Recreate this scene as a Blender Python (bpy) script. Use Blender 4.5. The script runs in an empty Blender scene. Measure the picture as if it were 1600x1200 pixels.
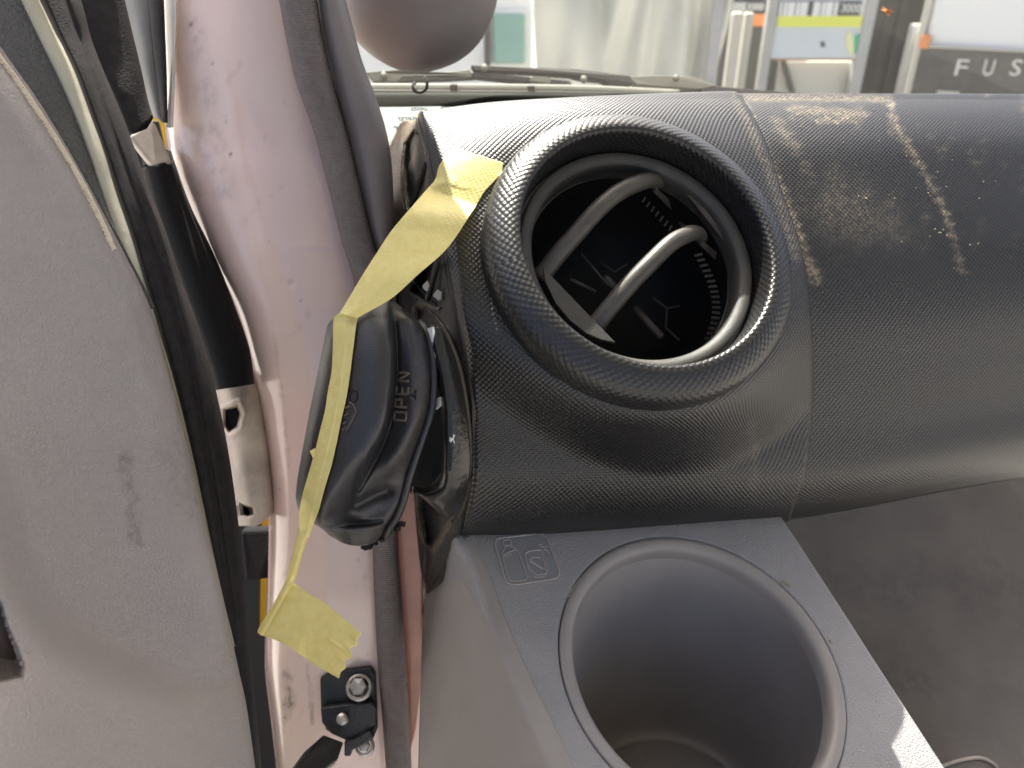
import bpy, bmesh, math, random
import numpy as np
from mathutils import Vector, Matrix
from mathutils.bvhtree import BVHTree
random.seed(7); rng = np.random.default_rng(7)
S = bpy.context.scene
COL = S.collection

# ------------------------------------------------------------------ camera
F = 1250.0; PITCH = math.radians(30); EYE = np.array([0, 0, 1.75])
RT = np.array([1, 0, 0.]); UP = np.array([0, math.sin(PITCH), math.cos(PITCH)]); FW = np.array([0, math.cos(PITCH), -math.sin(PITCH)])
cam = bpy.data.cameras.new("camera"); camo = bpy.data.objects.new("camera", cam); COL.objects.link(camo)
camo.location = EYE; camo.rotation_euler = (math.radians(90) - PITCH, 0, 0)
cam.sensor_width = 36; cam.lens = 36 * F / 1600; cam.clip_start = 0.01; cam.clip_end = 2000
cam.dof.use_dof = True; cam.dof.focus_distance = 0.365; cam.dof.aperture_fstop = 13
S.camera = camo
# ------------------------------------------------------------------ light
SUN_EL = math.radians(53.5); SUN_AZ = math.radians(-18)      # azimuth from straight ahead, minus = left
sd = Vector((math.cos(SUN_EL) * math.sin(SUN_AZ), math.cos(SUN_EL) * math.cos(SUN_AZ), math.sin(SUN_EL)))
sl = bpy.data.lights.new("sun", 'SUN'); sl.energy = 5.0; sl.angle = math.radians(0.5); sl.color = (1, 0.95, 0.86)
so = bpy.data.objects.new("sun", sl); COL.objects.link(so); so.rotation_euler = sd.to_track_quat('Z', 'Y').to_euler()
W = bpy.data.worlds.new("World"); S.world = W; W.use_nodes = True
wn = W.node_tree.nodes; wl = W.node_tree.links
sky = wn.new('ShaderNodeTexSky'); sky.sky_type = 'NISHITA'; sky.sun_disc = False
sky.sun_elevation = SUN_EL; sky.sun_rotation = SUN_AZ; sky.dust_density = 7.0; sky.air_density = 0.7; sky.ozone_density = 0.2
wl.new(sky.outputs[0], wn['Background'].inputs[0]); wn['Background'].inputs[1].default_value = 0.115
S.view_settings.view_transform = 'Standard'; S.view_settings.look = 'None'; S.view_settings.gamma = 1
S.view_settings.exposure = 1.72
S.cycles.max_bounces = 8; S.cycles.transparent_max_bounces = 12

# ------------------------------------------------------------------ helpers
def unp(px, py, d):
    px = np.asarray(px, float); py = np.asarray(py, float); d = np.asarray(d, float)
    return EYE + d[..., None] * (FW + ((px - 800) / F)[..., None] * RT - ((py - 600) / F)[..., None] * UP)
def raydir(px, py):
    return FW + (px - 800) / F * RT - (py - 600) / F * UP
YAW = math.radians(17); MQ = np.array([-math.sin(YAW), math.cos(YAW), 0])
def dq(px, py, q):                        # axial depth at which a ray reaches distance q ahead, square to the dash
    return q / float(raydir(px, py) @ MQ)
def dplane(c, n):
    c = np.asarray(c) - EYE; n = np.asarray(n); k = c @ n
    def fn(px, py):
        px = np.asarray(px, float); py = np.asarray(py, float)
        den = FW @ n + (px - 800) / F * (RT @ n) - (py - 600) / F * (UP @ n)
        return k / den
    return fn
def cr(P, t):                             # catmull-rom through rows of P at parameters t in 0..len-1
    P = np.asarray(P, float); n = len(P)
    Q = np.concatenate([[2 * P[0] - P[1]], P, [2 * P[-1] - P[-2]]])
    i = np.clip(np.floor(t).astype(int), 0, n - 2); f = (t - i).reshape((-1,) + (1,) * (P.ndim - 1))
    a, b, c, d = Q[i], Q[i + 1], Q[i + 2], Q[i + 3]
    return 0.5 * (2 * b + (c - a) * f + (2 * a - 5 * b + 4 * c - d) * f ** 2 + (3 * b - a - 3 * c + d) * f ** 3)
def chord(P, n):                          # resample a polyline by length, smooth
    P = np.asarray(P, float); L = np.concatenate([[0], np.cumsum(np.linalg.norm(np.diff(P[:, :2], axis=0), axis=1) + 1e-9)])
    t = np.interp(np.linspace(0, L[-1], n), L, np.arange(len(P)))
    return cr(P, t)
def segd(px, py, A, B):
    A = np.array(A, float); B = np.array(B, float); v = B - A
    t = np.clip(((px - A[0]) * v[0] + (py - A[1]) * v[1]) / (v @ v + 1e-9), 0, 1)
    return np.hypot(px - A[0] - t * v[0], py - A[1] - t * v[1])
def lined(px, py, pts):
    return np.min([segd(px, py, pts[i], pts[i + 1]) for i in range(len(pts) - 1)], axis=0)
def sdf(px, py, poly):                    # signed distance to a polygon, minus inside
    d = lined(px, py, list(poly) + [poly[0]]); ins = np.zeros(px.shape, bool)
    for i in range(len(poly)):
        x0, y0 = poly[i][:2]; x1, y1 = poly[(i + 1) % len(poly)][:2]
        c = ((y0 > py) != (y1 > py)); xx = x0 + (py - y0) * (x1 - x0) / (y1 - y0 + 1e-12)
        ins ^= c & (px < xx)
    return np.where(ins, -d, d)
def sst(a, b, x):
    t = np.clip((x - a) / (b - a), 0, 1); return t * t * (3 - 2 * t)

def mesh_obj(name, V, Fc, mat, parent=None, uv=None, smooth=True, attrs=None, thick=0, bevel=0, subsurf=0, loc=None):
    V = np.asarray(V, float)
    base = np.array(parent.matrix_world.translation if parent else (0, 0, 0)) if loc is None else np.array(loc)
    me = bpy.data.meshes.new(name); me.from_pydata((V - base).tolist(), [], [list(map(int, f)) for f in Fc]); me.update()
    if smooth: me.polygons.foreach_set('use_smooth', [True] * len(me.polygons))
    if uv is not None:
        ul = me.uv_layers.new(name='UVMap'); li = np.zeros(len(me.loops), int); me.loops.foreach_get('vertex_index', li)
        ul.data.foreach_set('uv', np.asarray(uv, float)[li].ravel())
    for k, a in (attrs or {}).items():
        at = me.attributes.new(k, 'FLOAT', 'POINT'); at.data.foreach_set('value', np.asarray(a, float).ravel())
    if mat: me.materials.append(mat)
    o = bpy.data.objects.new(name, me); COL.objects.link(o)
    if parent:
        o.parent = parent; o.matrix_world = Matrix.Translation(base); o.matrix_parent_inverse = Matrix.Identity(4); o.location = Vector(base) - parent.matrix_world.translation
    else: o.location = base
    if thick:
        m = o.modifiers.new('thickness', 'SOLIDIFY'); m.thickness = thick; m.offset = -1
    if bevel:
        m = o.modifiers.new('bevel', 'BEVEL'); m.width = bevel; m.segments = 3; m.limit_method = 'ANGLE'; m.angle_limit = math.radians(40)
    if subsurf:
        m = o.modifiers.new('sub', 'SUBSURF'); m.levels = subsurf; m.render_levels = subsurf
    return o
def orient(V, Fc):
    V = np.asarray(V); s = 0
    for f in Fc[:: max(1, len(Fc) // 400)]:
        a, b, c = V[f[0]], V[f[1]], V[f[2]]; s += np.cross(b - a, c - a) @ (EYE - a)
    return Fc if s > 0 else [tuple(reversed(f)) for f in Fc]
def grid_faces(n, m, wrap=False):
    k = m if wrap else m - 1
    return [(i * m + j, i * m + (j + 1) % m, (i + 1) * m + (j + 1) % m, (i + 1) * m + j) for i in range(n - 1) for j in range(k)]
BVH = {}
def patch(name, rows, n, m, mat, parent=None, mod=None, attrs=None, thick=0.0025, q=False, dfun=None, key=None, lin=False, dmod=None):
    R = []
    for r in rows:
        r = np.array([(a[0], a[1], (dq(*a) if q else a[2]) if len(a) > 2 else 0.0) for a in r], float)
        R.append(chord(r, m) if not lin else np.stack([np.interp(np.linspace(0, len(r) - 1, m), np.arange(len(r)), r[:, k]) for k in range(3)], -1))
    R = np.array(R)
    mid = R[:, m // 2]; L = np.concatenate([[0], np.cumsum(np.linalg.norm(np.diff(mid[:, :2], axis=0), axis=1) + 2)])
    t = np.interp(np.linspace(0, L[-1], n), L, np.arange(len(R)))
    G = cr(R, t) if not lin else np.stack([np.stack([np.interp(t, np.arange(len(R)), R[:, j, k]) for j in range(m)], -1) for k in range(3)], -1)
    px, py, d = G[..., 0], G[..., 1], G[..., 2]
    if dfun is not None: d = dfun(px, py)
    if dmod is not None: d = dmod(px, py, d)
    if mod is not None: d = d + mod(px, py)
    P = unp(px, py, d)
    du = np.linalg.norm(np.diff(P, axis=1), axis=2); dv = np.linalg.norm(np.diff(P, axis=0), axis=2)
    u = np.concatenate([np.zeros((n, 1)), np.cumsum(du, 1)], 1); v = np.concatenate([np.zeros((1, m)), np.cumsum(dv, 0)], 0)
    u = u - u[:, m // 2:m // 2 + 1]; v = np.repeat(v.mean(1)[:, None], m, 1)
    V = P.reshape(-1, 3); Fc = orient(V, grid_faces(n, m))
    at = {k: f(px, py).ravel() for k, f in (attrs or {}).items()}
    if key: BVH[key] = BVHTree.FromPolygons([Vector(p) for p in V], Fc)
    return mesh_obj(name, V, Fc, mat, parent, np.stack([u, v], -1).reshape(-1, 2), attrs=at, thick=thick)
def hit(key, px, py, lift=0.0, default=0.36):
    d = Vector(raydir(px, py)); keys = key if isinstance(key, (list, tuple)) else [key]; best = None
    for k in keys:
        r = BVH[k].ray_cast(Vector(EYE), d.normalized())
        if r[0] is not None:
            dep = float((np.array(r[0]) - EYE) @ FW)
            if best is None or dep < best: best = dep
    return (best if best is not None else default) - lift
def slab(name, pts, mat, parent=None, thick=0.004, bevel=0.0006, depth=None, back=None):   # outline with its own depth, extruded along its normal away from the eye
    P = np.array([unp(p[0], p[1], p[2] if len(p) > 2 else depth) for p in pts])
    n = np.zeros(3)
    for i in range(len(P)): n += np.cross(P[i], P[(i + 1) % len(P)])
    n /= np.linalg.norm(n)
    if n @ (EYE - P.mean(0)) < 0: P = P[::-1]; n = -n
    if back is not None: n = -np.array(back)
    k = len(P); V = np.concatenate([P, P - n * thick])
    Fc = [tuple(range(k)), tuple(range(2 * k - 1, k - 1, -1))] + [(i, k + i, k + (i + 1) % k, (i + 1) % k) for i in range(k)]
    return mesh_obj(name, V, Fc, mat, parent, smooth=False, bevel=bevel)
def tube_geo(P, r, seg=10, flat=None, cap=True):
    P = np.asarray(P, float); n = len(P); r = np.broadcast_to(np.asarray(r, float), (n,))
    T = np.gradient(P, axis=0); T /= np.linalg.norm(T, axis=1)[:, None] + 1e-12
    up = np.array([0.3, -0.8, 0.5]) if flat is None else np.array(flat[0]); V = []
    for i in range(n):
        a = np.cross(T[i], up); a /= np.linalg.norm(a) + 1e-12; b = np.cross(a, T[i])
        th = np.linspace(0, 2 * np.pi, seg, endpoint=False); k = 1 if flat is None else flat[1]
        V.append(P[i] + r[i] * (np.cos(th)[:, None] * a + k * np.sin(th)[:, None] * b))
    V = np.concatenate(V); Fc = grid_faces(n, seg, True)
    if cap: Fc += [tuple(range(seg))[::-1], tuple(range((n - 1) * seg, n * seg))]
    return V, Fc
def tube(name, pts, r, mat, parent=None, n=40, seg=10, pix=True, flat=None, smooth_path=True):
    P = np.array(pts, float)
    if smooth_path: P = chord(P, n)
    if pix: P = unp(P[:, 0], P[:, 1], P[:, 2])
    if np.ndim(r): r = np.interp(np.linspace(0, 1, len(P)), np.linspace(0, 1, len(r)), r)
    V, Fc = tube_geo(P, r, seg, flat)
    seglen = np.concatenate([[0], np.cumsum(np.linalg.norm(np.diff(P, axis=0), axis=1))])
    uv = np.stack([np.tile(np.arange(seg) / seg * 2 * np.pi * np.mean(r), len(P)), np.repeat(seglen, seg)], -1)
    return mesh_obj(name, V, Fc, mat, parent, uv=uv)
def join(parts):
    V = []; Fc = []; o = 0
    for v, f in parts:
        V.append(np.asarray(v)); Fc += [tuple(i + o for i in x) for x in f]; o += len(v)
    return np.concatenate(V), Fc
def boxgeo(c, s, R=None):
    s = np.array(s) / 2; V = np.array([[x, y, z] for x in (-1, 1) for y in (-1, 1) for z in (-1, 1)]) * s
    if R is not None: V = V @ np.array(R).T
    return V + np.array(c), [(0, 1, 3, 2), (4, 6, 7, 5), (0, 4, 5, 1), (2, 3, 7, 6), (0, 2, 6, 4), (1, 5, 7, 3)]
def box(name, c, s, mat, parent=None, bevel=0.004, R=None):
    V, Fc = boxgeo(c, s, R); return mesh_obj(name, V, Fc, mat, parent, smooth=False, bevel=bevel)
def frame(n):
    n = np.array(n, float) / np.linalg.norm(n); a = np.cross(n, [0, 0, 1.]); a /= np.linalg.norm(a); return a, np.cross(n, a), n
def lathe(name, c, n, prof, mat, parent=None, seg=96, a0=0, a1=2 * math.pi, mod=None):
    a, b, n = frame(n); full = abs(a1 - a0 - 2 * math.pi) < 1e-6
    th = np.linspace(a0, a1, seg, endpoint=not full); prof = np.array(prof, float)
    arc = np.concatenate([[0], np.cumsum(np.linalg.norm(np.diff(prof, axis=0), axis=1))])
    V = []; uv = []
    for (r, h), s in zip(prof, arc):
        V.append(c + r * (np.cos(th)[:, None] * a + np.sin(th)[:, None] * b) + h * n); uv.append(np.stack([th * prof[:, 0].mean(), np.full(len(th), s)], -1))
    V = np.concatenate(V); Fc = grid_faces(len(prof), len(th), full)
    Fc = orient(V, Fc) if mod is None else [tuple(reversed(f)) for f in Fc]
    me = mesh_obj(name, V, Fc, mat, parent)
    ul = me.data.uv_layers.new(name='UVMap'); m = len(th); step = (a1 - a0) / (m if full else m - 1)
    for poly in me.data.polygons:
        vs = list(poly.vertices); js = [v % m for v in vs]; wrapj = full and (0 in js and m - 1 in js)
        for li, v, j in zip(poly.loop_indices, vs, js):
            jj = m if (wrapj and j == 0) else j
            ul.data[li].uv = (jj * step * prof[:, 0].mean(), arc[v // m])
    return me
def thing(name, label, cat, loc, group=None):
    o = bpy.data.objects.new(name, None); COL.objects.link(o); o.location = Vector(loc); o.empty_display_size = 0.02
    o['label'] = label; o['category'] = cat
    if group: o['group'] = group
    bpy.context.view_layer.update()
    return o
def tag(o, label=None, cat=None, group=None, kind=None):
    for k, v in (('label', label), ('category', cat), ('group', group), ('kind', kind)):
        if v: o[k] = v
    return o
def textgeo(s, size=1.0, extrude=0.0):
    cu = bpy.data.curves.new('t', 'FONT'); cu.body = s; cu.size = size; cu.extrude = extrude; cu.align_x = 'LEFT'; cu.resolution_u = 3
    o = bpy.data.objects.new('t', cu); COL.objects.link(o); bpy.context.view_layer.update()
    me = bpy.data.meshes.new_from_object(o.evaluated_get(bpy.context.evaluated_depsgraph_get()))
    V = np.array([v.co[:] for v in me.vertices]); Fc = [tuple(p.vertices) for p in me.polygons]
    bpy.data.objects.remove(o); bpy.data.meshes.remove(me); return V, Fc

# ------------------------------------------------------------------ materials
def mat(name, col, rough=0.5, bumps=(), var=0.0, vscale=40, metal=0, spec=0.5, attr=None, attr_col=None, extra=None, col2=None, coat=0, trans=0, alpha=None, attr_scale=500, knurl=None, sheen=0):
    m = bpy.data.materials.new(name); m.use_nodes = True; nt = m.node_tree; N = nt.nodes; Lk = nt.links; b = N['Principled BSDF']
    b.inputs['Roughness'].default_value = rough; b.inputs['Metallic'].default_value = metal; b.inputs['Specular IOR Level'].default_value = spec
    b.inputs['Coat Weight'].default_value = coat; b.inputs['Coat Roughness'].default_value = 0.1; b.inputs['Transmission Weight'].default_value = trans
    if sheen: b.inputs['Sheen Weight'].default_value = sheen
    tc = N.new('ShaderNodeTexCoord'); cur = None
    def mixc(fac, A, B):
        x = N.new('ShaderNodeMix'); x.data_type = 'RGBA'
        if isinstance(fac, (int, float)): x.inputs[0].default_value = fac
        else: Lk.new(fac, x.inputs[0])
        for i, c in ((6, A), (7, B)):
            if isinstance(c, (tuple, list)): x.inputs[i].default_value = (*c, 1)
            else: Lk.new(c, x.inputs[i])
        return x.outputs[2]
    def noise(sc, detail=4, r=0.6, vec=None):
        n = N.new('ShaderNodeTexNoise'); n.inputs['Scale'].default_value = sc; n.inputs['Detail'].default_value = detail; n.inputs['Roughness'].default_value = r
        Lk.new(vec or tc.outputs['Object'], n.inputs['Vector']); return n.outputs['Fac']
    def ramp(f, p0, p1):
        r = N.new('ShaderNodeMapRange'); Lk.new(f, r.inputs[0]); r.inputs[1].default_value = p0; r.inputs[2].default_value = p1; return r.outputs[0]
    def math_(op, a, bb):
        x = N.new('ShaderNodeMath'); x.operation = op
        for i, c in ((0, a), (1, bb)):
            if isinstance(c, (int, float)): x.inputs[i].default_value = c
            else: Lk.new(c, x.inputs[i])
        return x.outputs[0]
    cur = tuple(col)
    if var or col2:
        c2 = col2 or tuple(max(0, x * (1 - var)) for x in col)
        cur = mixc(ramp(noise(vscale), 0.35, 0.7), cur, tuple(c2))
    if attr:
        a = N.new('ShaderNodeAttribute'); a.attribute_name = attr
        f = math_('MULTIPLY', a.outputs['Fac'], ramp(noise(attr_scale, 3), 0.38, 0.6))
        f = math_('MAXIMUM', f, math_('MULTIPLY', a.outputs['Fac'], 0.25))
        f = math_('MINIMUM', f, 1.0)
        cur = mixc(f, cur, tuple(attr_col))
        Lk.new(math_('MAXIMUM', math_('MULTIPLY', f, 0.9), rough), b.inputs['Roughness'])
    if isinstance(cur, tuple): b.inputs['Base Color'].default_value = (*cur, 1)
    else: Lk.new(cur, b.inputs['Base Color'])
    last = None
    def bump(h, dist, strength=1.0):
        nonlocal last
        x = N.new('ShaderNodeBump'); x.inputs['Distance'].default_value = dist; x.inputs['Strength'].default_value = strength
        Lk.new(h, x.inputs['Height'])
        if last: Lk.new(last, x.inputs['Normal'])
        last = x.outputs[0]
    if knurl:
        pitch, dist = knurl
        mp = N.new('ShaderNodeMapping'); mp.inputs['Rotation'].default_value = (0, 0, math.radians(45)); mp.inputs['Scale'].default_value = (1 / pitch, 1 / pitch, 1)
        Lk.new(tc.outputs['UV'], mp.inputs[0])
        v = N.new('ShaderNodeTexVoronoi'); v.voronoi_dimensions = '2D'; v.inputs['Scale'].default_value = 1.0; v.inputs['Randomness'].default_value = 0.04
        Lk.new(mp.outputs[0], v.inputs['Vector'])
        bump(ramp(v.outputs['Distance'], 0.62, 0.12), dist)
    for kind, sc, dist in bumps:
        if kind == 'noise': bump(noise(sc, 5), dist)
        elif kind == 'leather':
            v = N.new('ShaderNodeTexVoronoi'); v.feature = 'DISTANCE_TO_EDGE'; v.inputs['Scale'].default_value = sc
            nn = N.new('ShaderNodeTexNoise'); nn.inputs['Scale'].default_value = sc * 0.6; nn.inputs['Detail'].default_value = 2; Lk.new(tc.outputs['Object'], nn.inputs['Vector'])
            mx = N.new('ShaderNodeMix'); mx.data_type = 'RGBA'; mx.blend_type = 'LINEAR_LIGHT'; mx.inputs[0].default_value = 0.6 / sc
            Lk.new(tc.outputs['Object'], mx.inputs[6]); Lk.new(nn.outputs['Color'], mx.inputs[7]); Lk.new(mx.outputs[2], v.inputs['Vector'])
            bump(ramp(v.outputs['Distance'], 0.0, 0.22), dist)
        elif kind == 'wave':
            w = N.new('ShaderNodeTexWave'); w.inputs['Scale'].default_value = sc; w.inputs['Distortion'].default_value = 1.5; w.bands_direction = 'Y'
            Lk.new(tc.outputs['UV'], w.inputs['Vector']); bump(w.outputs['Fac'], dist)
    if last: Lk.new(last, b.inputs['Normal'])
    if alpha is not None: b.inputs['Alpha'].default_value = alpha
    return m

KN = dict(knurl=(0.0021, 0.00027), bumps=(('noise', 1800, 0.00008),))
M = {}
M['dash'] = mat('black knurled plastic', (0.013, 0.0125, 0.013), 0.36, spec=.6, var=0.15, vscale=30, attr='dust', attr_col=(0.30, 0.245, 0.17), attr_scale=420, **KN)
M['dashring'] = mat('black knurled vent plastic', (0.013, 0.0125, 0.013), 0.36, spec=.6, knurl=(0.0026, 0.00021), bumps=(('noise', 1800, 0.00008),))
M['dash_end'] = mat('dusty black plastic', (0.03, 0.026, 0.024), 0.55, bumps=(('noise', 1500, 0.0003),), attr='dust', attr_col=(0.36, 0.27, 0.17), attr_scale=600)
M['ring'] = mat('charcoal satin plastic', (0.035, 0.035, 0.034), 0.5, bumps=(('noise', 1600, 0.00025),), col2=(0.055, 0.05, 0.042), vscale=60)
M['inner'] = mat('black duct plastic', (0.004, 0.004, 0.004), 0.6, spec=.25, bumps=(('noise', 900, 0.0002),))
M['inner_dusty'] = mat('dusty brown duct plastic', (0.075, 0.06, 0.05), 0.6, var=0.5, vscale=120)
M['louvre'] = mat('grey louvre plastic', (0.055, 0.052, 0.047), 0.38, bumps=(('noise', 1500, 0.00015),), col2=(0.085, 0.075, 0.06), vscale=150)
M['cover'] = mat('black moulded plastic', (0.02, 0.02, 0.023), 0.32, spec=.6, bumps=(('noise', 1400, 0.0002),), attr='wear', attr_col=(0.06, 0.05, 0.045), attr_scale=700)
M['gloss'] = mat('glossy black plastic', (0.014, 0.013, 0.012), 0.2, bumps=(('noise', 250, 0.0006),))
M['black'] = mat('flat black', (0.006, 0.006, 0.006), 0.7)
M['foam'] = mat('crumbled black foam', (0.012, 0.011, 0.011), 0.95, bumps=(('noise', 1500, 0.002),))
M['pillar'] = mat('white paint tinted with pink reflection', (0.74, 0.585, 0.53), 0.25, attr='dirt', attr_col=(0.13, 0.1, 0.085), attr_scale=150, coat=0.7, bumps=(('noise', 18, 0.0008),), col2=(0.75, 0.54, 0.49), vscale=8)  # white paint; pink reflected from clothing is put into the base colour
M['pillar_red_tint'] = mat('inner paint with red reflection tint', (0.50, 0.21, 0.15), 0.35, coat=0.3, var=0.3)  # body paint; the red it reflects is put into the colour
M['seal'] = mat('brown grey woven seal cloth', (0.19, 0.16, 0.152), 0.75, bumps=(('wave', 260, 0.0003), ('noise', 1100, 0.0007)), var=0.2, vscale=200)
M['housing'] = mat('grey brown matt plastic', (0.22, 0.19, 0.18), 0.5, bumps=(('noise', 900, 0.0001),), var=0.08, vscale=12)
M['trim'] = mat('grey brown satin plastic', (0.19, 0.165, 0.158), 0.5, bumps=(('noise', 900, 0.00012),), var=0.1, vscale=12)
M['leather'] = mat('warm grey grained vinyl', (0.35, 0.315, 0.302), 0.42, bumps=(('leather', 620, 0.0002), ('noise', 900, 0.0002)), var=0.08, vscale=14, attr='dirt', attr_col=(0.16, 0.12, 0.11), attr_scale=300)
M['leather_dark'] = mat('dark grey grained vinyl', (0.115, 0.112, 0.105), 0.65, bumps=(('leather', 420, 0.0004), ('noise', 700, 0.0003)), var=0.12, vscale=20)
M['fuzz'] = mat('pale worn fibres', (0.85, 0.76, 0.6), 0.8)
M['cream'] = mat('cream door paint', (0.46, 0.44, 0.35), 0.6, spec=.3, bumps=(('noise', 60, 0.0006),), var=0.12, vscale=60, attr=None)
M['cream_dirty'] = mat('dirty cream paint', (0.52, 0.44, 0.37), 0.5, var=0.35, vscale=55)
M['rubber'] = mat('dusty black rubber', (0.014, 0.012, 0.013), 0.75, spec=.3, bumps=(('noise', 900, 0.0003),), col2=(0.028, 0.024, 0.025), vscale=220)
M['rubber_matte'] = mat('matt black rubber', (0.008, 0.008, 0.009), 0.85, spec=.2, bumps=(('noise', 600, 0.0004),))
M['greymetal'] = mat('grey weathered metal', (0.24, 0.24, 0.225), 0.55, spec=.3, var=0.25, vscale=30)
M['whitepaint'] = mat('clean white paint', (0.8, 0.79, 0.76), 0.3)
M['yellow'] = mat('yellow painted metal', (0.80, 0.48, 0.03), 0.45)
M['amber'] = mat('amber yellow paint', (0.75, 0.5, 0.14), 0.4)
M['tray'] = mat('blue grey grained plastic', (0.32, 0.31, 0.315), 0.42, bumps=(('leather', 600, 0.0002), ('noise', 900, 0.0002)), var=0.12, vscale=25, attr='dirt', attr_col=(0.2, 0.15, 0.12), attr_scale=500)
M['traywall'] = mat('grey brown smooth plastic', (0.30, 0.275, 0.26), 0.5, var=0.12, vscale=18, bumps=(('noise', 800, 0.0001),), attr='dirt', attr_col=(0.4, 0.36, 0.32), attr_scale=700)
M['cup'] = mat('grey smooth plastic', (0.31, 0.285, 0.275), 0.40, var=0.12, vscale=30, bumps=(('noise', 1200, 0.00008),), attr='dirt', attr_col=(0.4, 0.36, 0.33), attr_scale=900)
M['symbol'] = mat('smooth grey symbol field', (0.25, 0.25, 0.262), 0.4)
M['symbol_line'] = mat('worn pale moulded line', (0.42, 0.37, 0.35), 0.5)
M['crumb'] = mat('tan crumbs', (0.36, 0.31, 0.24), 0.8)
M['floor'] = mat('worn dark brown floor mat', (0.115, 0.095, 0.08), 0.6, bumps=(('noise', 700, 0.0006), ('noise', 60, 0.0008)), col2=(0.15, 0.128, 0.108), vscale=20, attr='dirt', attr_col=(0.075, 0.063, 0.055), attr_scale=110)
M['steel'] = mat('zinc plated steel', (0.55, 0.52, 0.48), 0.35, metal=0.8, var=0.3, vscale=200)
M['hinge_black'] = mat('greasy black steel', (0.018, 0.018, 0.02), 0.4, bumps=(('noise', 300, 0.0006),))
M['sticker'] = mat('pale blue sticker', (0.19, 0.225, 0.23), 0.6)
M['ink'] = mat('blue black ink', (0.035, 0.05, 0.055), 0.6)
M['moulding'] = mat('pale rubber moulding', (0.14, 0.14, 0.122), 0.6, spec=.2)
M['moulding_dark'] = mat('dark grey rubber moulding', (0.016, 0.018, 0.015), 0.8, spec=.1)
M['wiper'] = mat('dusty grey wiper arm', (0.025, 0.024, 0.021), 0.65, spec=.2)
M['wiper_pale'] = mat('sun bleached wiper plastic', (0.09, 0.087, 0.073), 0.6, spec=.2)
M['asphalt'] = mat('dusty concrete yard', (0.30, 0.29, 0.27), 0.85, bumps=(('noise', 8, 0.01),), var=0.25, vscale=2)
M['white_van'] = mat('white vehicle paint', (0.8, 0.8, 0.78), 0.3)
M['van_glass'] = mat('green tinted window', (0.25, 0.42, 0.37), 0.1)
M['dirtygrey'] = mat('dark weathered grey', (0.07, 0.07, 0.068), 0.7, var=0.3, vscale=3)
M['postgrey'] = mat('galvanised grey post', (0.42, 0.42, 0.40), 0.5, var=0.2, vscale=6)
M['board'] = mat('pale blue grey board', (0.58, 0.63, 0.66), 0.5, var=0.05, vscale=4)
M['beige'] = mat('pale beige panel', (0.5, 0.48, 0.42), 0.6, var=0.08, vscale=5)
M['dark_band'] = mat('charcoal band', (0.08, 0.085, 0.085), 0.6)
M['lime'] = mat('yellow green print', (0.72, 0.75, 0.12), 0.6)
M['leafyellow'] = mat('pale yellow print', (0.75, 0.73, 0.4), 0.6)
M['leafgreen'] = mat('green print', (0.06, 0.45, 0.25), 0.6)
M['orange'] = mat('orange print', (0.7, 0.24, 0.06), 0.6)
M['white_print'] = mat('white print', (0.78, 0.78, 0.76), 0.6)
M['truck_black'] = mat('faded black grille plastic', (0.085, 0.08, 0.075), 0.6, var=0.3, vscale=12)
M['chrome'] = mat('dull chrome lettering', (0.6, 0.6, 0.58), 0.35, metal=0.5)
M['rust'] = mat('rust stain', (0.35, 0.16, 0.06), 0.8)

def special(name, build):
    m = bpy.data.materials.new(name); m.use_nodes = True; nt = m.node_tree; N = nt.nodes
    for n in list(N): N.remove(n)
    out = N.new('ShaderNodeOutputMaterial'); nt.links.new(build(nt, N, nt.links), out.inputs[0]); return m
def b_glass(nt, N, L):                    # thin dusty windscreen: mostly clear, faint reflection, thin film of dust
    t = N.new('ShaderNodeBsdfTransparent'); t.inputs[0].default_value = (0.93, 0.96, 0.95, 1)
    g = N.new('ShaderNodeBsdfGlossy'); g.inputs['Roughness'].default_value = 0.02
    fr = N.new('ShaderNodeFresnel'); fr.inputs[0].default_value = 1.3
    d1 = N.new('ShaderNodeBsdfDiffuse'); d1.inputs[0].default_value = (0.75, 0.72, 0.66, 1)
    d2 = N.new('ShaderNodeBsdfTranslucent'); d2.inputs[0].default_value = (0.8, 0.77, 0.7, 1)
    ad = N.new('ShaderNodeMixShader'); L.new(d1.outputs[0], ad.inputs[1]); L.new(d2.outputs[0], ad.inputs[2])
    m1 = N.new('ShaderNodeMixShader'); m1.inputs[0].default_value = 0.025; L.new(t.outputs[0], m1.inputs[1]); L.new(ad.outputs[0], m1.inputs[2])
    m2 = N.new('ShaderNodeMixShader'); L.new(fr.outputs[0], m2.inputs[0]); L.new(m1.outputs[0], m2.inputs[1]); L.new(g.outputs[0], m2.inputs[2])
    return m2.outputs[0]
M['glass'] = special('dusty windscreen glass', b_glass)
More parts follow.
